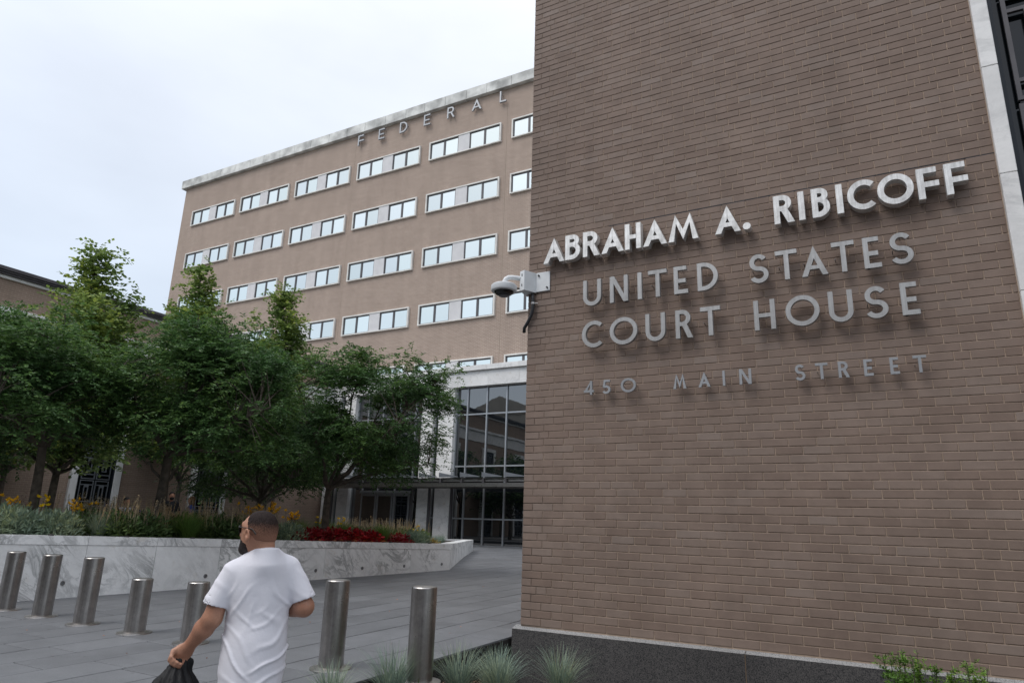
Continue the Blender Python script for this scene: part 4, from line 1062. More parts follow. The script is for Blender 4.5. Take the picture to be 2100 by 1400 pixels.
# ================================================================ TREES
def bez(p0, p1, p2, n):
    t = np.linspace(0, 1, n)[:, None]; return (1-t)**2*p0+2*t*(1-t)*p1+t*t*p2
def make_tree(name, label, base, fork, cz, rad, seed, n_cl, leaf, mat, trunk_r=.14, n_limb=7, spray=15, flat=.55, top=None, group=None, droop=.35, sprl=.34, nlf=12, shift=(0, 0), asym=None, egg=0., zmin=-.75):
    """trunk splitting into limbs that carry leaf sprays round clump centres spread through the crown"""
    g = np.random.default_rng(seed); base = np.array(base, float); rad = np.array(rad, float)
    cc = np.array([base[0]+shift[0], base[1]+shift[1], cz])
    d = rdir(n_cl*3, g, zmin, 1.); rr = g.random(len(d))**.42
    P = d*rr[:, None]
    if top is not None:
        ld = [(0, 0, 1.0, .34)]+[(.62*np.cos(q_), .62*np.sin(q_), g.uniform(.15, .66), .36) for q_ in g.uniform(0, 6.28)+np.arange(5)*1.26]
        li = g.choice(6, len(d), p=[.3]+[.14]*5); LDR = np.array(ld)[li]; uz = g.random(len(d))
        zz = -.85+(LDR[:, 2]+.85)*uz; sg0 = LDR[:, 3]*np.interp(uz, [0, .3, .7, 1], [1.3, 1.15, .75, .22])
        P = np.stack([LDR[:, 0]*(.75+.25*uz)+g.normal(0, .55, len(d))*sg0*1.4, LDR[:, 1]*(.75+.25*uz)+g.normal(0, .55, len(d))*sg0*1.4, zz], 1)
    lay = np.sin(P[:, 2]*7.5+P[:, 0]*2.0+g.uniform(0, 6)+np.sin(P[:, 1]*4))
    keep = (lay > -.35) | (g.random(len(P)) < .15)
    if top is not None:   # narrow towards the top
        keep[:] = True
    P = P[keep][:n_cl]
    lump = 1+.13*np.sin(3*np.arctan2(P[:, 1], P[:, 0])+seed)+.07*np.sin(5*np.arctan2(P[:, 1], P[:, 0])+P[:, 2]*4+seed*2)
    P[:, :2] *= lump[:, None]*(1-egg*np.maximum(0, P[:, 2:3]))
    CL = cc+P*rad
    if asym is not None: CL = CL+np.array(asym)*np.maximum(0, (P@unit(np.array([asym], float))[0]))[:, None]
    tb = MB(); tb.smooth = True
    fk = np.array([base[0]+g.normal(0, .08), base[1]+g.normal(0, .08), base[2]+fork])
    lean = np.array([g.normal(0, .10), g.normal(0, .10), 0])
    pts = bez(base-np.array([0, 0, .2]), (base+fk)/2+lean, fk, 7); tb.tube([tuple(p) for p in pts], list(np.linspace(trunk_r*1.15, trunk_r*.8, 7)), 10)
    limbs = []
    order = np.argsort(-np.linalg.norm((CL-cc)/rad, axis=1)); tips = []
    for i_ in order:
        if all(np.linalg.norm((CL[i_]-CL[j])/rad) > .75 for j in tips): tips.append(i_)
        if len(tips) >= n_limb: break
    tips_p = [CL[i_] for i_ in tips]+[cc+np.array([0, 0, rad[2]*.8])]
    for T in tips_p:
        mid = fk*.45+T*.55; mid[2] = fk[2]+(T[2]-fk[2])*.35+.25; mid[:2] = fk[:2]+(T[:2]-fk[:2])*.42+g.normal(0, .12, 2)
        L_ = bez(fk-np.array([0, 0, .05]), mid, T, 11); L_[1:-1] += g.normal(0, .03, (9, 3)); limbs.append(L_)
        r0 = trunk_r*.5; tb.tube([tuple(p) for p in L_], list(np.linspace(r0, .012, 11)), 7, False)
    allp = np.concatenate([l[3:] for l in limbs]); rr_ = np.tile(np.linspace(trunk_r*.4, .01, 8), len(limbs))
    for c in CL:
        dd_ = np.linalg.norm(allp-c, axis=1)+.6*np.maximum(0, allp[:, 2]-c[2]); j = int(np.argmin(dd_)); a = allp[j]
        if np.linalg.norm(c-a) < .12: continue
        mid = (a+c)/2+np.array([0, 0, .12*np.linalg.norm(c-a)])+g.normal(0, .05, 3)
        w_ = bez(a, mid, c, 5); tb.tube([tuple(p) for p in w_], list(np.linspace(min(.022, rr_[j]+.006), .005, 5)), 5, False)
    # sprays
    ns = spray; n = len(CL)*ns
    O = np.repeat(CL, ns, 0)+g.normal(0, 1, (n, 3))*np.array([.21, .21, .21*flat+.02])*(rad.mean()/2.3)
    outd = unit(O-cc+np.array([0, 0, .0])); D = unit(outd*np.array([1, 1, .3])+rdir(n, g, -.5, .7)*.9)
    SL = sprl*g.uniform(.6, 1.2, n)
    k = nlf; t = np.linspace(.12, 1, k)
    C = O[:, None]+D[:, None]*(SL[:, None]*t)[..., None]-np.array([0, 0, 1.])*(droop*SL[:, None]*t**2)[..., None]
    side = rot_to(D, g.uniform(-.35, .35, n)); sg_ = np.where(np.arange(k) % 2 == 0, 1., -1.)
    LD = unit(side[:, None]*sg_[None, :, None]+D[:, None]*.7+g.normal(0, .28, (n, k, 3))-np.array([0, 0, .25]))
    C = C.reshape(-1, 3); LD = LD.reshape(-1, 3); m_ = len(C)
    V, F = leaves(C, LD, leaf[0]*g.uniform(.7, 1.2, m_), leaf[1]*g.uniform(.8, 1.2, m_), g)
    t_ = thing(name, label, 'tree', tuple(base), 0, group)
    inv = Matrix.Translation(tuple(-base))
    o = obj('trunk', tb.mesh('trunk'), M['bark'], t_); o.matrix_parent_inverse = inv
    me = np_mesh('crown', V, F); me.materials.append(M[mat]); o = bpy.data.objects.new('crown', me); link(o, t_); o.matrix_parent_inverse = inv
    return t_
LOC = dict(leaf=(.098, .040), nlf=11)
make_tree('locust_tree', 'leafy tree at the left edge, trunk in the planter behind the sage', (-16.05, 8.15, .9), 2.1, 4.05, (2.1, 2.1, 2.0), 3, 250, zmin=-.5, mat='leaf_locust', trunk_r=.105, spray=23, shift=(-.25, -.35), **LOC)
make_tree('locust_tree', 'broad leafy tree in the middle of the planter, thick bare trunk', (-15.05, 10.30, .9), 2.1, 4.25, (2.1, 2.1, 2.3), 8, 300, egg=.28, zmin=-.6, mat='leaf_locust', trunk_r=.12, spray=23, shift=(.9, .48), **LOC)
make_tree('locust_tree', 'airy leafy tree in front of the marble entrance columns', (-13.75, 14.6, .85), 1.6, 4.4, (2.0, 2.0, 2.25), 14, 270, mat='leaf_locust', trunk_r=.10, spray=21, n_limb=9, shift=(.46, .26), asym=(.62, .46, .25), zmin=-.85, **LOC)
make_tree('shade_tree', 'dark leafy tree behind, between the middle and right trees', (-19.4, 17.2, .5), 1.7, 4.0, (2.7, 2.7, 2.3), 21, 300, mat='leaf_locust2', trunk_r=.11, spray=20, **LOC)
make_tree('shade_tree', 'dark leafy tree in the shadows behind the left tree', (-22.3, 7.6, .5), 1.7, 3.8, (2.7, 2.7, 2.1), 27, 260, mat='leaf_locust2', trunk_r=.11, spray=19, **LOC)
SHD = dict(leaf=(.17, .10), nlf=8, sprl=.4)
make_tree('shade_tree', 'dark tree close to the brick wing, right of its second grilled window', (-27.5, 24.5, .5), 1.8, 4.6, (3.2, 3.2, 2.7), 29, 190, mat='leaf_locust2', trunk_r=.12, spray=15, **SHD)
make_tree('shade_tree', 'dark tree added to shade the brick wing, between its grilled windows', (-33.0, 23.6, .5), 2.8, 5.8, (2.5, 2.5, 2.1), 30, 160, mat='leaf_locust2', trunk_r=.12, spray=15, **SHD)  # this and the next three trees are added to shade the wing wall
make_tree('shade_tree', 'low dark tree added to shade the wing before the left grilled window', (-33.4, 15.6, .5), 2.6, 5.0, (2.3, 2.3, 1.5), 44, 120, mat='leaf_locust2', trunk_r=.12, spray=15, **SHD)
make_tree('shade_tree', 'dark tree added to shade the inner corner of the brick wing', (-33, 30.2, .5), 2.6, 5.6, (2.6, 2.6, 2.2), 45, 150, mat='leaf_locust2', trunk_r=.12, spray=15, **SHD)
make_tree('shade_tree', 'dark tree added to shade the brick wing at the left picture edge', (-32.5, 12.0, .5), 1.8, 4.9, (3.3, 3.3, 3.1), 31, 200, mat='leaf_locust2', trunk_r=.12, spray=15, **SHD)
MAP = dict(leaf=(.135, .105), nlf=7, sprl=.42, droop=.15, flat=1.1)
make_tree('maple_tree', 'tall lighter green tree rising against the sky at left', (-21.3, 11.2, .5), 2.2, 6.1, (1.75, 1.75, 3.35), 33, 320, mat='leaf_maple', trunk_r=.12, spray=16, top=.85, **MAP)
make_tree('maple_tree', 'tall narrow light green tree before the left edge of the office block', (-21.4, 14.95, .5), 2.2, 6.85, (1.05, 1.05, 3.55), 37, 220, mat='leaf_maple', trunk_r=.11, spray=14, top=.85, **MAP)
make_tree('maple_tree', 'slim light green tree top in front of the lower office windows', (-21.0, 18.55, .5), 2.4, 7.45, (1.15, 1.15, 3.1), 41, 230, mat='leaf_maple', trunk_r=.10, spray=13, top=.8, **MAP)
for x, y, s, lab in [(-40, -14, 1, 'street tree left of the hall seen in the entrance glass'), (-52, -12, 2, 'street tree before the hall seen in the entrance glass'), (-32, -13, 3, 'street tree right of the hall seen in the entrance glass')]:
    make_tree('street_tree', lab, (x, y, -.2), 3, 7.2, (4.6, 4.6, 4.2), 50+s, 150, (.30, .2), 'leaf_locust2', trunk_r=.2, spray=16, nlf=8, sprl=.6)
# ================================================================ PEOPLE (signed-distance bodies polygonised with surface nets)
class SDF:
    def __init__(s, lo, hi, h):
        s.lo = np.array(lo, float); s.h = h; s.n = np.ceil((np.array(hi)-s.lo)/h).astype(int)+1
        s.F = np.full(s.n, .2, np.float32)
    def sub(s, lo, hi, pad):
        a = np.clip(np.floor((np.array(lo)-pad-s.lo)/s.h).astype(int), 0, s.n); b = np.clip(np.ceil((np.array(hi)+pad-s.lo)/s.h).astype(int)+1, 0, s.n)
        sl = tuple(slice(i, j) for i, j in zip(a, b))
        g = np.meshgrid(*[s.lo[k]+s.h*np.arange(a[k], b[k]) for k in range(3)], indexing='ij', sparse=True)
        return sl, g
    def put(s, sl, d, k, op='u'):
        A = s.F[sl]
        if A.size == 0: return
        if op == 'u':
            hh = np.clip(.5+.5*(A-d)/k, 0, 1); s.F[sl] = (A*(1-hh)+d*hh-k*hh*(1-hh)).astype(np.float32)
        else:      # subtract
            hh = np.clip(.5-.5*(A+d)/k, 0, 1); s.F[sl] = (A*(1-hh)-d*hh+k*hh*(1-hh)).astype(np.float32)
    def cone(s, a, b, r0, r1, k=.02, op='u'):
        a = np.array(a, float); b = np.array(b, float); r = max(r0, r1)
        sl, (x, y, z) = s.sub(np.minimum(a, b)-r, np.maximum(a, b)+r, k*2+.03)
        ab = b-a; t = np.clip(((x-a[0])*ab[0]+(y-a[1])*ab[1]+(z-a[2])*ab[2])/(ab@ab+1e-9), 0, 1)
        d = np.sqrt((x-a[0]-t*ab[0])**2+(y-a[1]-t*ab[1])**2+(z-a[2]-t*ab[2])**2)-(r0+(r1-r0)*t)
        s.put(sl, d, k, op); return s
    def ell(s, c, rad, ax=None, k=.02, op='u'):
        c = np.array(c, float); rad = np.array(rad, float); R3 = np.eye(3) if ax is None else np.array(ax, float)  # rows are axes
        e = np.sqrt(((R3*rad[:, None])**2).sum(0))
        sl, (x, y, z) = s.sub(c-e, c+e, k*2+.03)
        q = [R3[i, 0]*(x-c[0])+R3[i, 1]*(y-c[1])+R3[i, 2]*(z-c[2]) for i in range(3)]
        k0 = np.sqrt(sum((q[i]/rad[i])**2 for i in range(3))); k1 = np.sqrt(sum((q[i]/rad[i]**2)**2 for i in range(3)))
        s.put(sl, k0*(k0-1)/np.maximum(k1, 1e-6), k, op); return s
    def chain(s, pts, rs, k=.015):
        for i in range(len(pts)-1): s.cone(pts[i], pts[i+1], rs[i], rs[i+1], k)
        return s
    def grid(s): return np.meshgrid(*[s.lo[k]+s.h*np.arange(s.n[k]) for k in range(3)], indexing='ij', sparse=True)
    def cut(s, p, nrm):    # keep the side nrm points away from
        x, y, z = s.grid(); nrm = np.array(nrm, float); nrm /= np.linalg.norm(nrm)
        s.F = np.maximum(s.F, ((x-p[0])*nrm[0]+(y-p[1])*nrm[1]+(z-p[2])*nrm[2]).astype(np.float32)); return s
    def disp(s, fn): s.F = (s.F+fn(*s.grid())).astype(np.float32); return s
    def mesh(s, name, mat=None, smooth=True, relax=2):
        F = s.F; n = s.n
        F[0] = F[-1] = .2; F[:, 0] = F[:, -1] = .2; F[:, :, 0] = F[:, :, -1] = .2
        ins = F < 0
        co = [(i, j, k) for i in (0, 1) for j in (0, 1) for k in (0, 1)]
        cnt = np.zeros(n-1, np.int8)
        for i, j, k in co: cnt += ins[i:n[0]-1+i, j:n[1]-1+j, k:n[2]-1+k]
        act = np.argwhere((cnt > 0) & (cnt < 8)); idx = np.full(n-1, -1, np.int32); idx[tuple(act.T)] = np.arange(len(act))
        val = np.stack([F[act[:, 0]+i, act[:, 1]+j, act[:, 2]+k] for i, j, k in co], 1)
        pos = np.zeros((len(act), 3)); c = np.zeros(len(act))
        for a in range(8):
            for b in range(a+1, 8):
                if sum(abs(co[a][q]-co[b][q]) for q in range(3)) != 1: continue
                fa, fb = val[:, a], val[:, b]; mk = (fa < 0) != (fb < 0); t = np.where(mk, fa/np.where(mk, fa-fb, 1), 0)
                pa, pb = np.array(co[a]), np.array(co[b]); pos += np.where(mk[:, None], pa+(pb-pa)*t[:, None], 0); c += mk
        V = s.lo+s.h*(act+pos/c[:, None])
        Q = []
        for ax in range(3):
            o1, o2 = (ax+1) % 3, (ax+2) % 3
            sl0 = [slice(None)]*3; sl1 = [slice(None)]*3; sl0[ax] = slice(0, n[ax]-1); sl1[ax] = slice(1, n[ax])
            ch = ins[tuple(sl0)] != ins[tuple(sl1)]; e = np.argwhere(ch); fl = ins[tuple(sl0)][ch]
            ok = (e[:, o1] > 0) & (e[:, o2] > 0) & (e[:, o1] < n[o1]-1) & (e[:, o2] < n[o2]-1); e = e[ok]; fl = fl[ok]
            def I(d1, d2):
                f = e.copy(); f[:, o1] += d1; f[:, o2] += d2; return idx[f[:, 0], f[:, 1], f[:, 2]]
            q = np.stack([I(-1, -1), I(0, -1), I(0, 0), I(-1, 0)], 1); q[~fl] = q[~fl][:, ::-1]; Q.append(q)
        Q = np.concatenate(Q)
        for it in range(relax):      # light Laplacian relax against voxel stepping
            A = np.zeros_like(V); w = np.zeros(len(V))
            for a in range(4):
                np.add.at(A, Q[:, a], V[Q[:, (a+1) % 4]]+V[Q[:, (a+3) % 4]]); np.add.at(w, Q[:, a], 2)
            V = V*.5+.5*A/np.maximum(w, 1)[:, None]
        me = np_mesh(name, V, Q, smooth)
        if mat is not None: me.materials.append(mat)
        return me
def v3(*a): return np.array(a, float)
def sstep(x, a, b): t = np.clip((x-a)/(b-a), 0, 1); return t*t*(3-2*t)

# ---------------------------------------------------------------- skin, hair, cloth materials
def skin_m(name, c, c2):
    t = NT(name); P = t.P(True)
    f = t.rng(t.noise(P, 9, 4), .35, .65, 0, 1); col = t.mix(f, c, c2)
    col = t.scalecol(col, t.rng(t.noise(P, 120, 2), .3, .7, .93, 1.07)); t.bump(t.noise(P, 260, 2), .08, .002)
    t.b.inputs['Subsurface Weight'].default_value = .08; t.b.inputs['Subsurface Radius'].default_value = (.012, .005, .003)
    return t.fin(col, .48, 0, .4)
M['skin'] = skin_m('tan_skin', (.45, .235, .155), (.37, .18, .115))
def hair_m():
    t = NT('short_dark_hair'); P = t.P(True); s = t.n('ShaderNodeSeparateXYZ'); t.l(P, s.inputs[0])
    n = t.noise(t.mapping(P, (160, 160, 90)), 1.0, 4, .7)
    dk = t.scalecol((.020, .014, .013), t.rng(n, .3, .7, .35, 1.9))
    gap = t.rng(t.noise(t.mapping(P, (240, 240, 140)), 1.0, 3), .3, .7, -.18, .18)
    fade = t.rng(t.math('ADD', s.outputs[2], t.math('MULTIPLY', gap, .10)), 1.500, 1.572, .10, 1)   # barber's fade: skin shows low on the sides
    t.bump(n, .5, .004)
    return t.fin(t.mix(fade, (.33, .17, .115), dk), .75, 0, .12)
M['hair'] = hair_m()
M['beard'] = plain('dark_beard', (.022, .014, .012), .75, var=.5, vs=160, bump=.6, bs=220, local=True)
def shirt_m():
    t = NT('white_cotton_shirt'); P = t.P(True)
    t.bump(t.noise(t.mapping(P, (14, 14, 14), rot=(.4, .5, .3)), 1.0, 4, .6), .16, .02)
    return t.fin(t.scalecol((.75, .745, .80), t.rng(t.noise(P, 5, 3), .3, .7, .97, 1.03)), .85, 0, .2)
M['shirt'] = shirt_m()
M['trouser'] = plain('dark_trousers', (.03, .032, .04), .85)
M['shoe'] = plain('black_shoe', (.02, .02, .02), .5)
def bag_m():
    t = NT('black_plastic'); P = t.P(True)
    t.bump(t.noise(t.mapping(P, (22, 22, 4)), 1.0, 5, .6), .6, .02)
    return t.fin((.009, .009, .010), .5, 0, .25)
M['bag'] = bag_m()

# ---------------------------------------------------------------- the man in the white T-shirt
MP = Vector((-3.05, 2.75, 0)); MZ = math.atan2(.742, .670)      # local x = right, y = away, z = up
man = thing('person', 'person seen from behind in a white T-shirt and sunglasses carrying a black bag', 'person', MP, MZ)
f_ = np.array([-.79, .613, 0]); l_ = np.array([-.613, -.79, 0]); up_ = v3(0, 0, 1)
HC = v3(-.024, .0, 1.545)
def head(s, kk=.018):
    AX = [f_, l_, up_]
    s.ell(HC+f_*-.004, (.096, .0765, .090), AX, kk)
    s.ell(HC+f_*.030+up_*-.030, (.066, .068, .090), AX, .03)
    s.ell(HC+f_*.040+up_*-.078, (.052, .055, .050), AX, .03)      # jaw
    s.ell(HC+f_*.078+up_*-.108, (.026, .030, .024), AX, .02)      # chin
    s.cone(HC+f_*.092+up_*.000, HC+f_*.112+up_*-.040, .009, .015, .012)   # nose
    s.ell(HC+f_*.088+up_*-.066, (.012, .026, .010), AX, .01)      # lips
    s.ell(HC+f_*.083+up_*.022, (.014, .05, .012), AX, .014)       # brow
    return s
s = SDF((-.46, -.22, -.03), (.36, .46, 1.68), .0065)
# legs mid-stride (inside the trousers), pelvis, trunk
s.cone((.00, .03, .88), (.03, .06, 1.3), .10, .12, .05)
s.chain([v3(-.04, .06, .86), v3(-.10, .13, .46), v3(-.10, .02, .08)], [.065, .052, .035]); s.chain([v3(.09, .03, .86), v3(.12, .02, .47), v3(.17, -.13, .12)], [.075, .052, .035])
s.cone((-.09, .03, 1.28), (.11, .06, 1.30), .045, .045, .03)
s.cone((.012, .012, 1.36), (-.008, .004, 1.50), .062, .054, .03); s.cone((.018, -.010, 1.38), (.012, -.014, 1.50), .045, .046, .03)
head(s)
# ears
for sgn in (1, -1):
    ec = HC+l_*sgn*.086+f_*.002+up_*-.034
    ax = [unit((f_*.85-up_*.25-l_*sgn*.35)[None])[0], None, None]; e2 = unit(np.cross(up_*1.0+f_*.25, ax[0])[None])[0]; ax[1] = e2; ax[2] = np.cross(ax[0], e2)
    s.ell(ec+l_*sgn*.009, (.022, .010, .037), ax, .006); s.ell(ec+l_*sgn*.013+up_*.004, (.009, .006, .018), ax, .006, 'sub'); s.ell(ec+l_*sgn*.004-up_*.031, (.010, .008, .012), ax, .008)
# left arm hanging slightly forward, hand closed on the bag neck
SL_, EL_, WL_ = v3(-.145, .01, 1.300), v3(-.205, .015, 1.085), v3(-.302, .10, .942)
s.chain([SL_, EL_], [.042, .049], .02); s.cone(SL_*.5+EL_*.5+v3(0, -.012, 0), EL_+v3(.005, -.012, .05), .042, .036, .02)
s.chain([EL_, EL_*.62+WL_*.38, WL_], [.047, .048, .031], .02)
PA = WL_; PB = v3(-.338, .125, .885); hd = unit((PB-PA)[None])[0]
s.ell((PA*.4+PB*.6), (.052, .043, .024), [hd, unit(np.cross(hd, [0, 1, .3])[None])[0], unit(np.cross(hd, np.cross(hd, [0, 1, .3]))[None])[0]], .02)
ha = unit(np.cross(hd, [0.25, 1, .1])[None])[0]; hb = np.cross(hd, ha)
for q_, (o_, L0) in enumerate(((-.031, .030), (-.011, .034), (.010, .033), (.030, .027))):
    k0 = PB+ha*o_+hb*.004; k1 = k0+hd*L0*.9+hb*.012; k2 = k1+hd*-.002+hb*L0*.9; k3 = k2-hd*L0*.7+hb*.004
    s.chain([k0, k1, k2, k3], [.0125, .0115, .0105, .0095], .006)
t0 = PA*.55+PB*.45-ha*.034; s.chain([t0, t0+hd*.03+hb*.022-ha*.012, t0+hd*.048+hb*.045], [.015, .013, .011], .008)
# right arm bent forward across the body
SR_, ER_, WR_ = v3(.172, .05, 1.320), v3(.255, .035, 1.135), v3(.13, .25, 1.10)
s.chain([SR_, ER_, WR_], [.042, .049, .032], .02); s.cone(ER_, ER_*.6+WR_*.4, .045, .046, .02); s.ell(WR_+v3(-.045, .05, .005), (.05, .035, .025), None, .02)
for o_ in (-.03, -.01, .01, .03): s.chain([WR_+v3(-.07, .075, o_*.9), WR_+v3(-.10, .095, o_*.9), WR_+v3(-.105, .07, o_*.9)], [.011, .010, .009], .006)
s.chain([WR_+v3(-.03, .03, .03), WR_+v3(-.06, .045, .05)], [.014, .011], .008)
obj('body', s.mesh('body', M['skin']), None, man)
# hair: a thin cap following the skull, above a line from the nape to the forehead
s = SDF((-.17, -.16, 1.42), (.13, .18, 1.67), .0045)
AX = [f_, l_, up_]
s.ell(HC+f_*-.006+up_*.002, (.0988, .0790, .0935), AX, .004); s.ell(HC+f_*.028+up_*-.026, (.064, .0695, .088), AX, .02); s.cone((.010, -.010, 1.49), (.008, -.012, 1.53), .056, .058, .02)
s.disp(lambda x, y, z: .0014*np.sin(x*400+y*310)*np.sin(z*360+y*170))
s.cut(HC+f_*.062+up_*.045, unit((f_*.86-up_*.50)[None])[0]); s.cut(HC+f_*-.09+up_*-.070, unit((f_*.10-up_*1)[None])[0]); s.cut(HC+f_*.016+up_*-.01, unit((f_*.93-up_*.36)[None])[0])
obj('hair', s.mesh('hair', M['hair']), None, man)
s = SDF((-.20, -.16, 1.38), (.10, .20, 1.60), .0045)
s.ell(HC+f_*.043+up_*-.080, (.058, .062, .056), AX, .02); s.ell(HC+f_*.082+up_*-.112, (.033, .036, .033), AX, .02); s.ell(HC+f_*.031+up_*-.030, (.070, .0725, .0935), AX, .01)
s.disp(lambda x, y, z: .0015*np.sin(x*520+z*310)*np.sin(y*480+z*200))
s.cut(HC+f_*.020+up_*-.06, unit((-f_*1+up_*-.05)[None])[0]); s.cut(HC+f_*.07+up_*-.058, unit((up_*1-f_*.45)[None])[0])
obj('beard', s.mesh('beard', M['beard']), None, man)
# sunglasses
q = MB()
for sgn in (1, -1):
    p0 = HC+f_*.105+l_*sgn*.036+up_*-.006; e = []
    for k_ in range(14):
        a = 2*math.pi*k_/14; ca, sa = math.cos(a), math.sin(a); rr = .028*(abs(ca)**4+abs(sa)**4)**-.25
        e.append(p0+l_*rr*1.08*ca+up_*rr*.82*sa-f_*.010*abs(ca)*0-f_*(.020*((sgn*1.08*rr*ca+.036)/.064)**2))
    n0 = len(q.v); q.v += [tuple(a) for a in e]+[tuple(a-f_*.003) for a in e]; q.f += [tuple(range(n0, n0+14)), tuple(range(n0+27, n0+13, -1))]+[(n0+i, n0+14+i, n0+14+(i+1) % 14, n0+(i+1) % 14) for i in range(14)]
gl = obj('sunglasses', q, M['lens'], man)
q = MB()
for sgn in (1, -1):
    q.tube([tuple(HC+f_*.085+l_*sgn*.068+up_*.004), tuple(HC+f_*.04+l_*sgn*.079+up_*.002), tuple(HC+f_*.0+l_*sgn*.0835+up_*.0), tuple(HC-f_*.018+l_*sgn*.084+up_*-.006), tuple(HC-f_*.042+l_*sgn*.081+up_*-.030)], [.0035, .002, .0022, .0042, .0042], 6)
q.tube([tuple(HC+f_*.106+l_*.010+up_*.004), tuple(HC+f_*.109+up_*.007), tuple(HC+f_*.106-l_*.010+up_*.004)], .002, 6)
obj('temple', q, plain('dark_temple', (.03, .025, .022), .4), gl)
# T-shirt
s = SDF((-.32, -.20, .68), (.36, .34, 1.50), .0055)
ft = unit(np.array([[-.26, .966, 0]]))[0]; rt = np.array([ft[1], -ft[0], 0]); TX = [rt, ft, up_]
s.cone((-.100, .012, 1.318), (.128, .055, 1.340), .062, .062, .05)
s.cone((.020, .010, 1.36), (.017, .006, 1.45), .100, .074, .06)
s.ell((.012, .052, 1.235), (.182, .135, .19), TX, .05)
s.ell((.020, .060, 1.06), (.160, .142, .22), TX, .05)
s.ell((.020, .055, .88), (.163, .143, .24), TX, .05)
s.cone((.02, .055, .70), (.02, .055, .95), .158, .146, .04)
sle = v3(-.202, .012, 1.150); sre = v3(.250, .038, 1.172)
dl_ = unit((sle-SL_)[None])[0]; dr_ = unit((sre-SR_)[None])[0]
def sleeve(a, e, dirn, tilt):
    q_ = SDF(s.lo, s.lo+s.h*(s.n-1), s.h); q_.n = s.n; q_.F = np.full(s.n, .2, np.float32)
    q_.cone(a, tuple(e+dirn*.05), .060, .068, .02); q_.cut(e, unit((dirn+tilt)[None])[0])
    return q_.F
FL = sleeve((-.130, .01, 1.312), sle, dl_, v3(.10, 0, -.08)); FR_ = sleeve((.156, .05, 1.335), sre, dr_, v3(-.12, 0, -.08))
def folds(x, y, z):
    wv = .020*np.sin(x*13+z*7)+.014*np.sin(z*23-x*9)+.010*np.sin(x*31+z*17)
    rdg = lambda w: (np.maximum(0, np.sin(w))**3)
    lo = 1-sstep(z, 1.00, 1.20)
    A1 = sstep(x, -.04, .08)*lo*(.4+.6*np.sin((z-x)*9+1)**2); A2 = (1-sstep(x, -.06, .05))*lo*(.35+.65*np.sin((z+x)*11+2)**2)
    d = -.0105*A1*rdg((z*1.0-x*.62+wv)*62)-.0090*A2*rdg((z*.75+x*.8+wv)*66)
    A3 = sstep(z, .98, 1.10)*(1-sstep(z, 1.20, 1.33))
    d = d-.0050*A3*sstep(x, .0, .10)*rdg((x*.9+z*.75+wv)*70+1)-.0042*A3*(1-sstep(x, -.06, .03))*rdg((x*.95-z*.6+wv)*64)
    d = d-.0028*rdg((x+wv)*52)*(1-sstep(z, .76, .90))
    d = d+.005*np.exp(-((x-.02)/.035)**2)*sstep(z, 1.05, 1.2)*(1-sstep(z, 1.28, 1.36))*(y < .02)
    return d+y*0
s.disp(folds)
s.cut((.02, .05, .735), (0, 0, -1))
for Fx in (FL, FR_):
    hh = np.clip(.5+.5*(s.F-Fx)/.025, 0, 1); s.F = (s.F*(1-hh)+Fx*hh-.025*hh*(1-hh)).astype(np.float32)
s.disp(lambda x, y, z: -.0022*np.maximum(0, np.sin(z*62+x*38))**2*(sstep(np.abs(x-.02), .15, .19))*sstep(z, 1.16, 1.2))
s.cone(tuple(sle+dl_*.03), tuple(sle-dl_*.03), .062, .055, .004, 'sub'); s.cone(tuple(sre+dr_*.03), tuple(sre-dr_*.03), .062, .055, .004, 'sub')
s.cut((.02, .0, 1.432), (-.06, .16, 1)); s.cone((.017, .010, 1.52), (.017, .010, 1.422), .071, .066, .004, 'sub')
shirt = obj('shirt', s.mesh('shirt', M['shirt'], relax=1), None, man)
q = MB(); q.tube([(.017+.073*math.cos(a), .012+.070*math.sin(a), 1.431-.16*(.010+.070*math.sin(a))+.06*.073*math.cos(a)) for a in np.linspace(0, 2*math.pi, 33)], .0065, 8, False); q.smooth = True; obj('collar', q, M['shirt'], shirt)
# trousers and shoes
s = SDF((-.30, -.30, -.02), (.35, .35, 1.0), .011)
s.ell((.02, .055, .86), (.140, .12, .13), TX, .03)
s.chain([v3(-.045, .06, .84), v3(-.10, .13, .46), v3(-.10, .03, .07)], [.085, .072, .062], .03); s.chain([v3(.085, .05, .84), v3(.11, .03, .47), v3(.17, -.12, .12)], [.085, .072, .062], .03)
obj('trousers', s.mesh('trousers', M['trouser']), None, man)
s = SDF((-.35, -.35, -.03), (.35, .35, .2), .009)
s.chain([v3(-.11, .02, .055), v3(-.17, .17, .04)], [.052, .042], .02); s.chain([v3(.18, -.15, .10), v3(.13, -.01, .045)], [.05, .042], .02); s.cut((0, 0, -.012), (0, 0, -1))
obj('shoes', s.mesh('shoes', M['shoe']), None, man)
# bag (its own thing, held in the hand)
bagp = MP+Matrix.Rotation(MZ, 3, 'Z') @ Vector((-.345, .135, .42))
bag = thing('plastic_bag', 'black plastic bag hanging from the hand of the man in white', 'bag', bagp, MZ)
s = SDF((-.26, -.22, -.02), (.24, .22, .52), .008)
s.ell((-.01, 0, .20), (.145, .12, .19), None, .05); s.ell((-.06, .0, .13), (.12, .10, .12), None, .05); s.cone((.0, .0, .34), (.004, -.006, .455), .085, .030, .04); s.ell((.035, .0, .43), (.035, .03, .03), None, .02)
s.disp(lambda x, y, z: .007*np.sin(np.arctan2(y, x)*11+np.sin(z*14)*1.6)*sstep(z, .12, .30)+.006*np.sin(x*31+z*24)*np.sin(y*37-z*15))
obj('sack', s.mesh('sack', M['bag'], relax=1), None, bag)

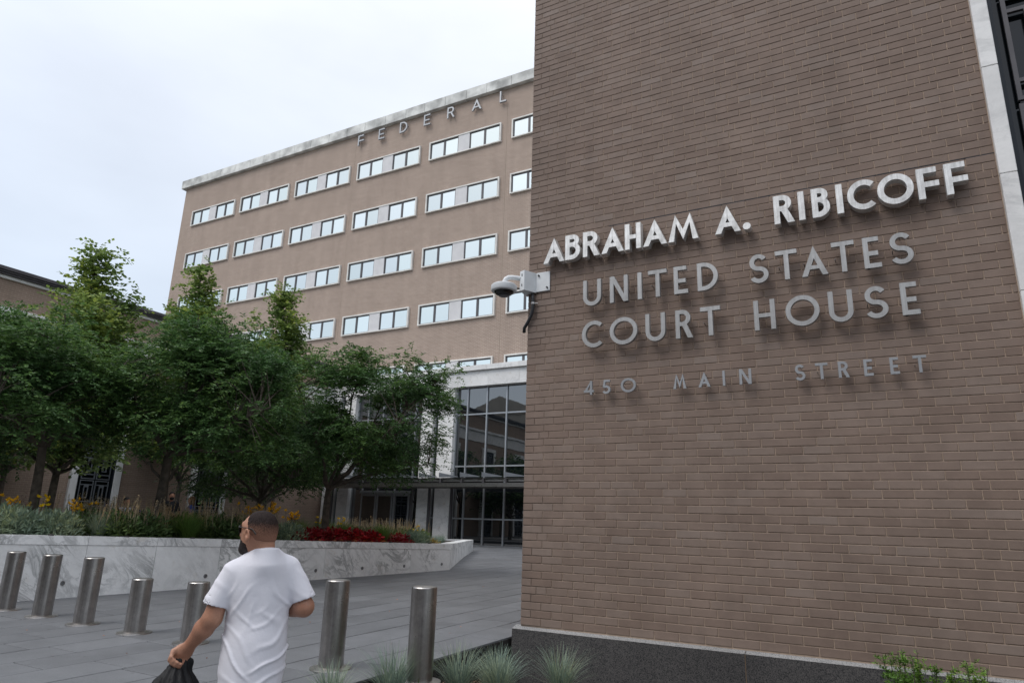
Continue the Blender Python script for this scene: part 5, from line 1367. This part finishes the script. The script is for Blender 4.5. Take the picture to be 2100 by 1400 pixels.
# ---------------------------------------------------------------- small figures behind the planter
def figure(label, loc, rz, H, pose, cols, hair_len=0., heavy=1., beard=False):
    """local: +y is the way the person faces, x to their right"""
    t = thing('person', label, 'person', loc, rz)
    k = H/1.74; sit = pose == 'sit'; dz = -.42 if sit else 0
    def z(v): return v*k+dz*k
    s = SDF((-.42, -.35, -.02), (.42, .65, H+.06), .014)
    s.cone((0, 0, z(1.0)), (0, 0, z(1.28)), .10, .10, .05); s.cone((-.14, 0, z(1.38)), (.14, 0, z(1.38)), .045, .045, .03); s.cone((0, 0, z(1.42)), (0, .01, z(1.56)), .055, .05, .02)
    s.ell((0, .0, z(1.625)), (.078, .098, .115), None, .02); s.ell((0, .04, z(1.56)), (.055, .055, .055), None, .03); s.cone((0, .09, z(1.63)), (0, .11, z(1.60)), .010, .014, .01)
    for sg in (-1, 1):
        s.ell((sg*.08, 0, z(1.615)), (.012, .02, .03), None, .01)
        el = v3(sg*.25*heavy, -.02, z(1.14)); wr = v3(sg*.22*heavy, .12, z(.92)) if not sit else v3(sg*.14, .28, z(1.08))
        s.chain([v3(sg*.17*heavy, 0, z(1.37)), el, wr], [.046, .044, .03], .02)
        s.ell(wr+v3(0, .04, -.04), (.022, .035, .045), None, .02)
        for q_ in range(4): s.chain([wr+v3(-.02+q_*.013, .055, -.07), wr+v3(-.02+q_*.013, .07, -.10)], [.010, .008], .006)
        s.chain([wr+v3(-sg*.02, .05, -.03), wr+v3(-sg*.03, .08, -.06)], [.012, .009], .006)
        if sit: s.chain([v3(sg*.09, 0, z(.94)), v3(sg*.11, .42, z(.92)), v3(sg*.11, .40, .08)], [.08, .06, .045], .02)
        else: s.chain([v3(sg*.09, 0, z(.92)), v3(sg*.10, .02, .48*k), v3(sg*.10, 0, .08)], [.08, .06, .045], .02)
    obj('body', s.mesh('body', M['skin']), None, t)
    s = SDF((-.42, -.35, .3), (.42, .4, H), .014)
    s.ell((0, .0, z(1.26)), (.19*heavy, .135*heavy, .20), None, .04); s.ell((0, .03*heavy, z(1.04)), (.175*heavy, .14*heavy, .20), None, .04); s.cone((-.15, 0, z(1.41)), (.15, 0, z(1.41)), .07, .07, .04)
    for sg in (-1, 1): s.cone((sg*.17*heavy, 0, z(1.39)), (sg*.235*heavy, -.01, z(1.20 if cols[3] else .98)), .075, .066, .03)
    s.cut((0, 0, z(.88)), (0, 0, -1)); s.cut((0, 0, z(1.475)), (0, .25, 1)); obj('shirt', s.mesh('shirt', cols[0]), None, t)
    s = SDF((-.35, -.3, 0), (.35, .65, 1.05), .016)
    s.ell((0, 0, z(.92)), (.165*heavy, .13*heavy, .12), None, .03)
    for sg in (-1, 1):
        if sit: s.chain([v3(sg*.09, 0, z(.92)), v3(sg*.11, .42, z(.92)), v3(sg*.11, .40, .10)], [.095, .075, .06], .02)
        else: s.chain([v3(sg*.09, 0, z(.90)), v3(sg*.10, .02, .48*k), v3(sg*.10, 0, .10)], [.10, .078, .065], .02)
    obj('trousers', s.mesh('trousers', cols[1]), None, t)
    s = SDF((-.22, -.25, z(1.25)), (.22, .2, H+.06), .010)
    s.ell((0, -.008, z(1.64)), (.084, .104, .112), None, .01); s.cut((0, .06, z(1.66)), (0, .8, -.6))
    if hair_len:
        s.ell((0, -.055, z(1.50)), (.085, .05, .13), None, .03); s.ell((.07, -.01, z(1.50)), (.03, .06, .13), None, .03); s.ell((-.07, -.01, z(1.50)), (.03, .06, .13), None, .03)
    obj('hair', s.mesh('hair', cols[2]), None, t)
    if beard:
        s = SDF((-.1, -.05, z(1.4)), (.1, .16, z(1.62)), .009); s.ell((0, .045, z(1.55)), (.062, .062, .065), None, .01); s.cut((0, .02, 0), (0, -1, 0)); s.cut((0, 0, z(1.585)), (0, 0, 1)); obj('beard', s.mesh('beard', cols[2]), None, t)
    for sg in (-1, 1):
        q = MB(); y_ = .40 if sit else 0; q.bbox(sg*.11-.045, sg*.11+.045, y_-.08, y_+.18, 0, .085, .02); obj('shoe', q, M['shoe'], t)
    return t
blackc = plain('black_cotton', (.012, .012, .014), .85); bluec = plain('royal_blue_knit', (.018, .045, .20), .85); palec = plain('pale_blue_shirt', (.42, .45, .58), .85)
blond = plain('streaked_brown_hair', (.13, .075, .035), .7, var=.7, vs=25, local=True); darkh = plain('near_black_hair', (.012, .010, .010), .7, local=True)
TZ = .50
figure('bearded person in a black short-sleeved shirt standing by the middle tree trunk', (-18.0-1.5, 12.75+1.05, TZ), R(-112), 1.80, 'stand', (blackc, M['trouser'], darkh, True), beard=True)
figure('person in a royal blue top with long streaked hair, seen in profile', (-18.5-1.45, 13.75+1.1, TZ), R(142), 1.70, 'stand', (bluec, M['trouser'], blond, False), hair_len=1, heavy=1.15)
figure('person in a pale blue shirt sitting behind the tan seed spikes', (-17.7-1.75, 11.3+1.05, TZ+.14), R(-75), 1.88, 'sit', (palec, M['trouser'], darkh, False))
bn = thing('stone_bench', 'low stone bench under the person in pale blue', 'bench', (-19.55, 12.3, TZ+.14))
q = MB(); q.bbox(-.35, .35, -.9, .9, .36, .45, .01); obj('seat', q, M['marble_wall'], bn)
for sg in (-1, 1): q = MB(); q.bbox(-.3, .3, sg*.7-.08, sg*.7+.08, -.139, .359, .01); obj('leg', q, M['marble_wall'], bn)
tb_ = thing('tote_bag', 'grey and white striped bag at the side of the person in blue', 'bag', (-19.65, 15.2, TZ+.72))
s = SDF((-.25, -.2, -.05), (.25, .2, .5), .014); s.ell((0, 0, .2), (.18, .10, .22), None, .02); s.cut((0, 0, .34), (0, 0, 1))
def stripe():
    t = NT('striped_cloth'); P = t.P(True); w = t.n('ShaderNodeTexWave'); t.l(P, w.inputs[0]); w.inputs['Scale'].default_value = 9; w.inputs['Distortion'].default_value = 2; w.bands_direction = 'Z'
    return t.fin(t.mix(w.outputs[1], (.05, .05, .06), (.55, .55, .57)), .8)
obj('pouch', s.mesh('pouch', stripe()), None, tb_)
q = MB(); q.tube([(-.10, 0, .33), (-.09, 0, .50), (0, 0, .62), (.09, 0, .50), (.10, 0, .33)], .012, 6); obj('strap', q, M['black_frame'], tb_)
